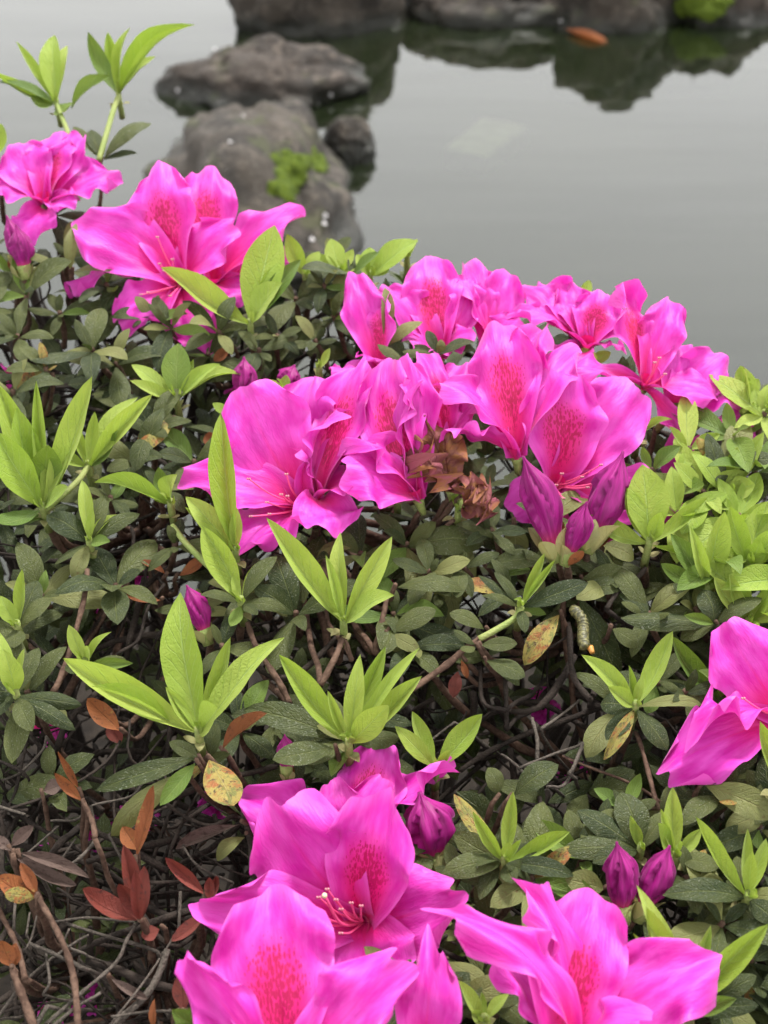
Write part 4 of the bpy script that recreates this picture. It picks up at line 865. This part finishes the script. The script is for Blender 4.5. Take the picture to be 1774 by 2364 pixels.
# ------------------------------------------------------------------ twigs that can be told apart
TW = [('D', 'R7', 'grey', 14, 2, [(110, 338), (0, 305), (-60, 290)]), ('D', 'R7', 'grey', 16, 1, [(390, 300), (405, 370), (410, 440), (350, 520), (270, 565), (160, 545)]), ('D', 'R7', 'grey', 12, 2, [(220, 365), (330, 360), (400, 300), (560, 265), (625, 190)]), ('D', 'R7', 'grey', 10, 2, [(255, 388), (100, 520)]),
      ('D', 'R7', 'grey', 12, 1, [(240, 800), (400, 785), (575, 800)]), ('D', 'R7', 'grey', 16, 1.4, [(290, 810), (400, 850), (680, 930)]), ('D', 'R7', 'grey', 18, .4, [(600, 805), (550, 880), (500, 980), (340, 1120), (200, 1243)]), ('D', 'R7', 'twig', 30, -.6, [(165, 690), (260, 860), (310, 1000), (335, 1180), (340, 1300)]),
      ('D', 'R7', 'twig', 36, -.8, [(55, 1000), (90, 1100), (150, 1260)]), ('D', 'R7', 'twig', 26, -.3, [(-20, 720), (50, 850), (90, 960), (110, 1050)]), ('D', 'R7', 'grey', 14, .2, [(72, 670), (60, 840)]), ('D', 'R7', 'grey', 20, -.2, [(130, 895), (220, 930), (350, 998)]), ('D', 'R7', 'grey', 13, -.1, [(200, 935), (215, 1060), (188, 1115)]),
      ('D', 'R7', 'grey', 14, .8, [(385, 858), (220, 960), (100, 1070), (-20, 1230)]), ('D', 'R7', 'grey', 16, -.4, [(435, 1108), (330, 1170), (220, 1260)]), ('D', 'R7', 'grey', 20, -.3, [(150, 1270), (205, 1165)]), ('D', 'R7', 'grey', 34, .9, [(725, 920), (640, 1110), (480, 1260)]), ('D', 'R7', 'dark', 20, 1.8, [(715, 285), (830, 360), (920, 388), (1010, 345)]),
      ('D', 'R7', 'dark', 16, 2.4, [(890, 180), (800, 350), (740, 490)]), ('D', 'R7', 'grey', 11, 1.6, [(785, 455), (860, 560), (1008, 632)]), ('D', 'R7', 'dark', 34, 1.4, [(1050, 320), (1080, 450), (1100, 600)]), ('D', 'R7', 'grey', 16, 1.8, [(780, 670), (775, 850)]), ('D', 'R7', 'grey', 14, 2, [(470, 425), (545, 570)]), ('D', 'R7', 'twig', 24, .3, [(362, 280), (395, 360), (410, 440)]),
      ('D', 'R7', 'grey', 12, 2.5, [(0, 190), (90, 150), (180, 60), (200, 0)]), ('D', 'R7', 'dark', 16, 3, [(120, 0), (90, 130), (60, 260), (0, 380)]), ('D', 'R7', 'grey', 10, 2.2, [(330, 440), (270, 530)]), ('D', 'R7', 'dark', 14, 2.2, [(520, 20), (460, 110), (350, 190), (200, 260), (0, 330)]), ('D', 'R7', 'grey', 10, 1.5, [(130, 760), (115, 860)]), ('D', 'R7', 'grey', 10, 1.5, [(165, 750), (140, 860), (110, 920)]),
      ('D', 'R7', 'grey', 12, .6, [(690, 960), (580, 1120), (480, 1243)]), ('D', 'R7', 'grey', 14, .2, [(480, 1210), (640, 1190), (740, 1190)]), ('D', 'R7', 'grey', 11, 1.2, [(760, 850), (700, 940)]), ('D', 'R7', 'grey', 12, 1.4, [(300, 830), (280, 900), (380, 950)]),
      ('G', 'R5', 'twig', 26, -.1, [(378, 310), (350, 480), (290, 700), (230, 840)]), ('G', 'R5', 'dark', 18, .8, [(120, 605), (200, 680), (275, 745)]), ('G', 'R5', 'dark', 16, 1.4, [(505, 675), (600, 610), (640, 480), (710, 375)]), ('B', 'R5', 'twig', 28, -.6, [(1478, 600), (1450, 680), (1385, 810)]), ('B', 'R5', 'twig', 20, -.4, [(1490, 610), (1520, 700)]), ('G', 'R5', 'twig', 28, .2, [(1070, 540), (1110, 650), (1200, 790), (1250, 890)]),
      ('B', 'R5', 'twig', 26, .6, [(1670, 430), (1645, 560), (1625, 670)]), ('G', 'R5', 'stem', 28, -.4, [(745, 120), (800, 190), (900, 290), (985, 360)]), ('A', 'R1', 'stem', 24, .7, [(515, 410), (490, 480), (455, 600), (428, 695)]), ('A', 'R1', 'stem', 20, .4, [(240, 440), (270, 510), (300, 590)]), ('G', 'R3', 'stem', 26, -.7, [(385, 1075), (330, 1150), (190, 1275)]),
      ('B', 'R6', 'twig', 30, -.1, [(110, 835), (270, 720), (350, 650), (415, 605)]), ('B', 'R6', 'stem', 28, -.3, [(410, 608), (470, 575), (560, 520), (595, 470)]), ('B', 'R6', 'dark', 20, 1.4, [(415, 730), (430, 880), (525, 918)]), ('B', 'R6', 'dark', 22, 2.4, [(520, 750), (530, 1000)]), ('E', 'R6', 'grey', 14, 2, [(845, 872), (740, 960), (680, 1000)]), ('E', 'R6', 'grey', 16, .8, [(858, 1055), (800, 1190)]),
      ('E', 'R6', 'grey', 14, 1, [(580, 1170), (720, 1110), (855, 1062)]), ('E', 'R6', 'dark', 12, 1.6, [(770, 1110), (960, 1190)]), ('E', 'R6', 'grey', 11, 1.4, [(180, 1055), (305, 968)]), ('B', 'R6', 'dark', 28, 1.2, [(795, 540), (815, 760), (890, 870)]), ('E', 'R8', 'twig', 13, 1.4, [(770, 85), (900, 140), (1100, 220), (1230, 305)]), ('E', 'R8', 'twig', 22, .3, [(1085, -20), (1140, 150), (1185, 310)]),
      ('E', 'R8', 'grey', 14, .9, [(860, 33), (780, 200), (705, 218)]), ('E', 'R8', 'grey', 13, 1.2, [(505, 78), (560, 120), (600, 160)]), ('E', 'R8', 'dark', 24, 1, [(80, 845), (220, 910), (340, 965)]), ('E', 'R8', 'grey', 10, 1, [(170, 815), (390, 935)]), ('E', 'R8', 'dark', 14, .9, [(235, 900), (270, 860)]), ('E', 'R6', 'grey', 18, 1.6, [(640, 950), (665, 1040), (660, 1140)]), ('E', 'R6', 'dark', 26, 4, [(330, 1179), (480, 1080), (700, 990), (930, 900)]), ('E', 'R6', 'dark', 24, 5, [(240, 1100), (420, 960), (640, 880), (900, 1000)]),
      ('C', 'R6', 'dark', 22, .6, [(1130, 300), (1090, 350), (1020, 400), (960, 480)]), ('C', 'R6', 'twig', 30, .0, [(1440, 560), (1445, 640), (1440, 740)]), ('C', 'R6', 'dark', 20, 1.6, [(1150, 660), (1280, 770), (1400, 880)])]
rg = random.Random(11)
for (k, tile, mt, w, dz, pts) in TW:
    s = TILE[tile][2]; W3 = []
    for i, (x, y) in enumerate(pts):
        px, py = gp(tile, x, y); W3.append(P(px, py, dz + rg.uniform(-.25, .25)))
    D = (W3[0] - CAM).dot(FWD); r = w * s * mpp(D) * 0.5
    e = W3[-1]; n = min(SH[k]['nodes'], key=lambda q: (q - e).length)
    V = []; Fc = []
    tube(V, Fc, smooth_path(W3, 6, 0.0009 if mt != 'stem' else 0.0003), r * (0.85 if mt != 'stem' else 1), r, 8, 0.20 if mt != 'stem' else 0.03)
    if mt != 'stem': tube(V, Fc, smooth_path([e, e.lerp(n, .5) + Vector((0, 0, -.01)), n], 5, 0.003), r, r * 1.1, 6, 0.12)
    obj('branch' if mt != 'stem' else 'stem', mesh('branch', [v - W3[0] for v in V], Fc, M[mt]), SH[k]['e'], W3[0])

# ------------------------------------------------------------------ fine twigs and inner foliage (uncountable)
def back_edge(px):
    pts = [(-400, 480), (0, 520), (180, 590), (420, 640), (700, 620), (950, 640), (1200, 720), (1400, 820), (1600, 930), (1774, 930), (2200, 960)]
    for (a, ya), (b_, yb) in zip(pts, pts[1:]):
        if px <= b_: return ya + (yb - ya) * max(0, (px - a)) / (b_ - a)
    return 960
def bare(px, py):
    if px < 560 and py > 1560: return 0.97
    if 180 < px < 660 and 1180 < py < 1560: return 0.9
    if 880 < px < 1420 and 1480 < py < 1800: return 0.95
    if 560 <= px < 680 and py > 1700: return 0.8
    return 0.12
rg = random.Random(21)
TWV = {k: ([], []) for k in SH}
FOL = {k: ([], [], []) for k in SH}
for i in range(3800):
    px = rg.uniform(-420, 2200); py = rg.uniform(480, 2850)
    if py < back_edge(px) + 60: continue
    q = min(max(px, 0), 1774), min(max(py, 0), 2364)
    k = which(*q); dz = rg.uniform(2.2, 9) if rg.random() < .5 else rg.uniform(7, 26)
    if bare(px, py) < 0.5: dz = max(dz, 4.5)
    a = P(px, py, dz)
    d = Vector((rg.gauss(0, .7), rg.gauss(0, .6), rg.gauss(.15, .7))).normalized() * rg.uniform(.03, .09)
    m_ = a + d * .5 + Vector((rg.uniform(-1, 1), rg.uniform(-1, 1), rg.uniform(-1, 1))) * 0.012
    b_ = a + d
    if (b_ - CAM).dot(FWD) < depth(py) + 0.016: b_ = b_ + FWD * 0.03
    lim = 0.014 if bare(px, py) > 0.5 and not (px > 500 and py > 1700) else 0.036
    ok_ = all(proj(q_)[1] > back_edge(proj(q_)[0]) + 40 and (q_ - CAM).dot(FWD) > depth(proj(q_)[1]) + lim for q_ in (a, m_, b_))
    if not ok_: continue
    r = rg.choice((.0006, .0008, .001, .0013, .0018))
    tube(TWV[k][0], TWV[k][1], smooth_path([a, m_, b_], 3, 0.002), r, r * .7, 5, 0.2)
for k, (V, Fc) in TWV.items():
    g = SH[k]['g']
    tag(obj('fine_twigs', mesh('fine_twigs', [v - g for v in V], Fc, M['dark']), SH[k]['e'], g), kind='stuff')
src = [[v.co.copy() for v in m.vertices] for m in LIB['old']]
srcf = [tuple(p.vertices) for p in LIB['old'][0].polygons]
# thin the source grid for cheapness
NS_, NT_ = 6, 13
keep_t = (0, 2, 5, 8, 11, 13); keep_s = (0, 3, 6)
def cheap(vs_):
    out = [vs_[t * 7 + s] for t in keep_t for s in keep_s]
    return out
csrc = [cheap(v) for v in src]
cuv = [(s / 6, t / 13) for t in keep_t for s in keep_s]
cf = [(i * 3 + j, i * 3 + j + 1, (i + 1) * 3 + j + 1, (i + 1) * 3 + j) for i in range(5) for j in range(2)]
cnt = 0
for i in range(1000):
    px = rg.uniform(-420, 2200); py = rg.uniform(480, 2850)
    if py < back_edge(px) + 25: continue
    inside = 0 < px < 1774 and py < 2364
    if rg.random() < bare(px, py): 
        if rg.random() > 0.45: continue
        dz = rg.uniform(9, 22)
    else: dz = rg.uniform(2.6, 9.0) if inside else rg.uniform(0, 6)
    k = which(min(max(px, 0), 1774), min(max(py, 0), 2364))
    B = P(px, py, dz); V, Fc, U = FOL[k]; g = SH[k]['g']
    ax = Vector((rg.gauss(0, .35), rg.gauss(-.3, .35), 1)).normalized(); e1 = ax.orthogonal().normalized(); e2 = ax.cross(e1)
    for j in range(rg.randint(4, 7)):
        a = rg.uniform(0, 6.28); el = rg.uniform(-.1, .6); L = rg.uniform(.016, .028)
        d = (e1 * math.cos(a) + e2 * math.sin(a)) * math.cos(el) + ax * math.sin(el)
        mt = leaf_matrix(B + d * .001, B + d * L, L * rg.uniform(.30, .45), ax)
        o = len(V)
        V.extend([mt @ c - g for c in rg.choice(csrc)]); U.extend(cuv); Fc.extend([tuple(q + o for q in f) for f in cf])
for k, (V, Fc, U) in FOL.items():
    tag(obj('inner_foliage', mesh('inner_foliage', V, Fc, M['old'], U), SH[k]['e'], SH[k]['g']), kind='stuff')

# half-hidden blossoms deep in the hedge
rg = random.Random(5)
for (x, y, d, k) in [(205, 1390, 9, 'G'), (300, 1340, 9, 'G'), (660, 1340, 9, 'G'), (110, 1680, 10, 'D'), (320, 1890, 9, 'D'), (230, 1930, 10, 'D'), (110, 1990, 10, 'D'), (500, 1860, 8, 'D'), (130, 2330, 8, 'D'), (230, 2310, 8, 'D'), (1330, 1790, 9, 'E'), (1400, 1830, 9, 'E'), (1600, 1880, 8, 'E'), (1250, 1630, 10, 'E'), (930, 1330, 7, 'B'), (20, 880, 6, 'G'), (560, 900, 5, 'B'), (1620, 2050, 7, 'E')]:
    ox = TILE['F']
    T5 = []
    for j in range(5):
        a = j * 1.256 + rg.uniform(0, .4)
        T5.append((x + 40 * math.cos(a), y + 38 * math.sin(a), rg.uniform(-1.5, -.5), 44))
    s_ = 1660 / 1774
    flower(k, 'F', (x * s_, y * s_), (rg.uniform(-.4, .4), .5, .7), [(a * s_, b_ * s_, c, w * s_) for (a, b_, c, w) in T5], dz0=d + 3)

# ------------------------------------------------------------------ small things
# caterpillar
a0 = P(*gp('R6', 808, 470), -.6); a1 = P(*gp('R6', 893, 652), -.9)
V = []; Fc = []; pts = []; N = 48
for i in range(N + 1):
    t = i / N; pts.append(a0.lerp(a1, t) + RGT * 0.0022 * math.sin(t * 5) - FWD * 0.001 * math.sin(t * 9))
base = len(V)
tube(V, Fc, pts, 1, 1, 10)
for i in range(N + 1):
    t = i / N; r = 0.0026 * (1 + 0.10 * math.sin(t * 2 * math.pi * 12)) * min(1, (t / .06 + .25)) * min(1, ((1 - t) / .05 + .35))
    for j in range(10):
        q = i * 10 + j; V[q] = pts[i] + (V[q] - pts[i]) * r
b = NB('caterpillar_skin'); p = b.pos()
n = b.noise(p, 700, 3); col = b.mix(b.sm(n, .45, .6), (.050, .048, .018), (.140, .130, .045))
M['cat'] = b.done(b.principled(col, .5, b.bump(n, .5, .0005)))
ct = tag(obj('caterpillar', mesh('caterpillar', [v - a0 for v in V], Fc, M['cat']), loc=a0), 'mottled olive caterpillar hanging along a dark leaf below the purple buds', 'caterpillar')
V = []; Fc = []; hd = (a1 - a0).normalized(); tube(V, Fc, [a1 - hd * .001, a1, a1 + hd * .0015, a1 + hd * .0024], 0.0017, 0.0010, 10)
b = NB('caterpillar_head'); M['cath'] = b.done(b.principled((.45, .20, .04), .4))
obj('head', mesh('head', [v - a1 for v in V], Fc, M['cath']), ct, a1)

# moss on the rocks
from mathutils.bvhtree import BVHTree
def bvh(o):
    return BVHTree.FromPolygons([WM[o.name] @ v.co for v in o.data.vertices], [tuple(p.vertices) for p in o.data.polygons])
BV = {o.name: bvh(o) for o in (rA, rB, rC, rD, rE1, rE2, rE3)}
def hit(px, py):
    d = (at(px, py, 1.0) - CAM).normalized(); best = None
    for nme, t in BV.items():
        h = t.ray_cast(CAM, d)
        if h[0] is not None and (best is None or h[3] < best[3]): best = (h[0], h[1], nme, h[3])
    return best
b = NB('moss'); p = b.pos(); n = b.noise(p, 120, 4, .7)
col = b.mix(b.sm(n, .35, .65), (.035, .06, .006), (.12, .165, .015))
M['moss'] = b.done(b.principled(col, .9, b.bump(n, 1, .01), .2))
def moss_patch(pxs, rockname, label, seed, rad=(0.018, 0.034)):
    rr = random.Random(seed); bm = bmesh.new(); org = None
    for (x, y) in pxs:
        for _ in range(5):
            h = hit(x + rr.uniform(-16, 16), y + rr.uniform(-12, 12))
            if h is None or h[2] != rockname: continue
            if org is None: org = h[0].copy()
            r = rr.uniform(*rad)
            res = bmesh.ops.create_icosphere(bm, subdivisions=3, radius=1)
            q = h[1].to_track_quat('Z', 'Y').to_matrix()
            for v in res['verts']:
                dd = v.co.copy(); k = r * (1 + .35 * noise.noise(dd * 3 + h[0] * 50) + .2 * noise.noise(dd * 9 + h[0] * 50))
                v.co = q @ Vector((dd.x * k, dd.y * k, dd.z * k * .38)) + h[0] - org
    if org is None: return
    m = bpy.data.meshes.new('moss_patch'); bm.to_mesh(m); bm.free(); m.materials.append(M['moss'])
    m.polygons.foreach_set('use_smooth', [True] * len(m.polygons))
    tag(obj('moss_patch', m, loc=org), label, 'moss', kind='stuff')
moss_patch([(650, 365), (670, 375), (700, 372), (735, 362), (745, 385), (690, 395), (670, 410), (655, 430), (675, 445), (665, 425), (640, 440), (690, 380), (715, 368), (668, 395), (680, 385), (660, 415), (655, 375), (662, 405), (725, 372), (650, 440)], rC.name, 'ragged yellow green moss patch on the broad grey rock', 1, (.010, .022))
moss_patch([(1590, 12), (1620, 8), (1640, 15), (1605, 2), (1655, 5), (1630, 10), (1645, 8), (1615, 10), (1600, 8)], rE3.name, 'round tuft of bright green moss on the brown shore rock', 2, (.02, .035))

# white petal-shaped flecks standing in for bright highlights on rocks and water
b = NB('highlight_white'); M['white'] = b.done(b.translucent(b.principled((.55, .53, .53), .45), (.8, .75, .78), .2))
PL = {rA.name: 'tall grey brown boulder', rB.name: 'long flat brown rock', rC.name: 'broad grey mossy rock', rD.name: 'small dark round rock', rE1.name: 'low brown shore rock', rE2.name: 'greenish grey shore rock', rE3.name: 'brown shore rock with the moss tuft'}
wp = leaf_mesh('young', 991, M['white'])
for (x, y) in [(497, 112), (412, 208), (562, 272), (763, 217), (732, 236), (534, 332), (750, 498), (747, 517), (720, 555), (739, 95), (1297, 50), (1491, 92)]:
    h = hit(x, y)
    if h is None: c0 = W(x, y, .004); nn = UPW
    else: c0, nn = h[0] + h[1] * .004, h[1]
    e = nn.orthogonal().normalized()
    o = tag(obj('highlight_fleck', wp, mat=leaf_matrix(c0 - e * .006, c0 + e * .006, .012, nn)), 'tiny white fleck standing in for a highlight on the ' + PL.get(h[2] if h else None, 'dark water beside the rocks'), 'petal', 'white highlight flecks round the rocks')
# brown leaf at the shore
c0 = W(1305, 66, .012); c1 = W(1408, 98, .006)
tag(obj('fallen_leaf', leaf_mesh('dead', 77, M['rust']), mat=leaf_matrix(c0, c1, .045, UPW)), 'long rusty brown leaf floating at the foot of the shore rocks', 'leaf')
# pale slab under the surface
b = NB('pale_stone'); p = b.pos(); n = b.noise(p, 14, 5); col = b.mix(b.sm(n, .35, .65), (.34, .33, .29), (.55, .54, .48))
M['pale'] = b.done(b.principled(col, .8))
q = [W(1022, 340, -.03), W(1125, 362, -.03), W(1150, 338, -.03), W(1225, 290, -.03), W(1160, 276, -.03), W(1110, 268, -.03), W(1060, 310, -.03)]
cc = sum(q, Vector()) / len(q)
V = [v - cc for v in q] + [v - cc + Vector((0, 0, -.06)) for v in q]; nq = len(q)
Fc = [tuple(range(nq)), tuple(range(2 * nq - 1, nq - 1, -1))] + [(i, i + nq, (i + 1) % nq + nq, (i + 1) % nq) for i in range(nq)]
so_ = tag(obj('sunken_stone', mesh('sunken_stone', V, Fc, M['pale'], smooth=False), loc=cc), 'pale angular stone slab showing faintly under the water surface', 'stone')
bv = so_.modifiers.new('bevel', 'BEVEL'); bv.width = .012; bv.segments = 3
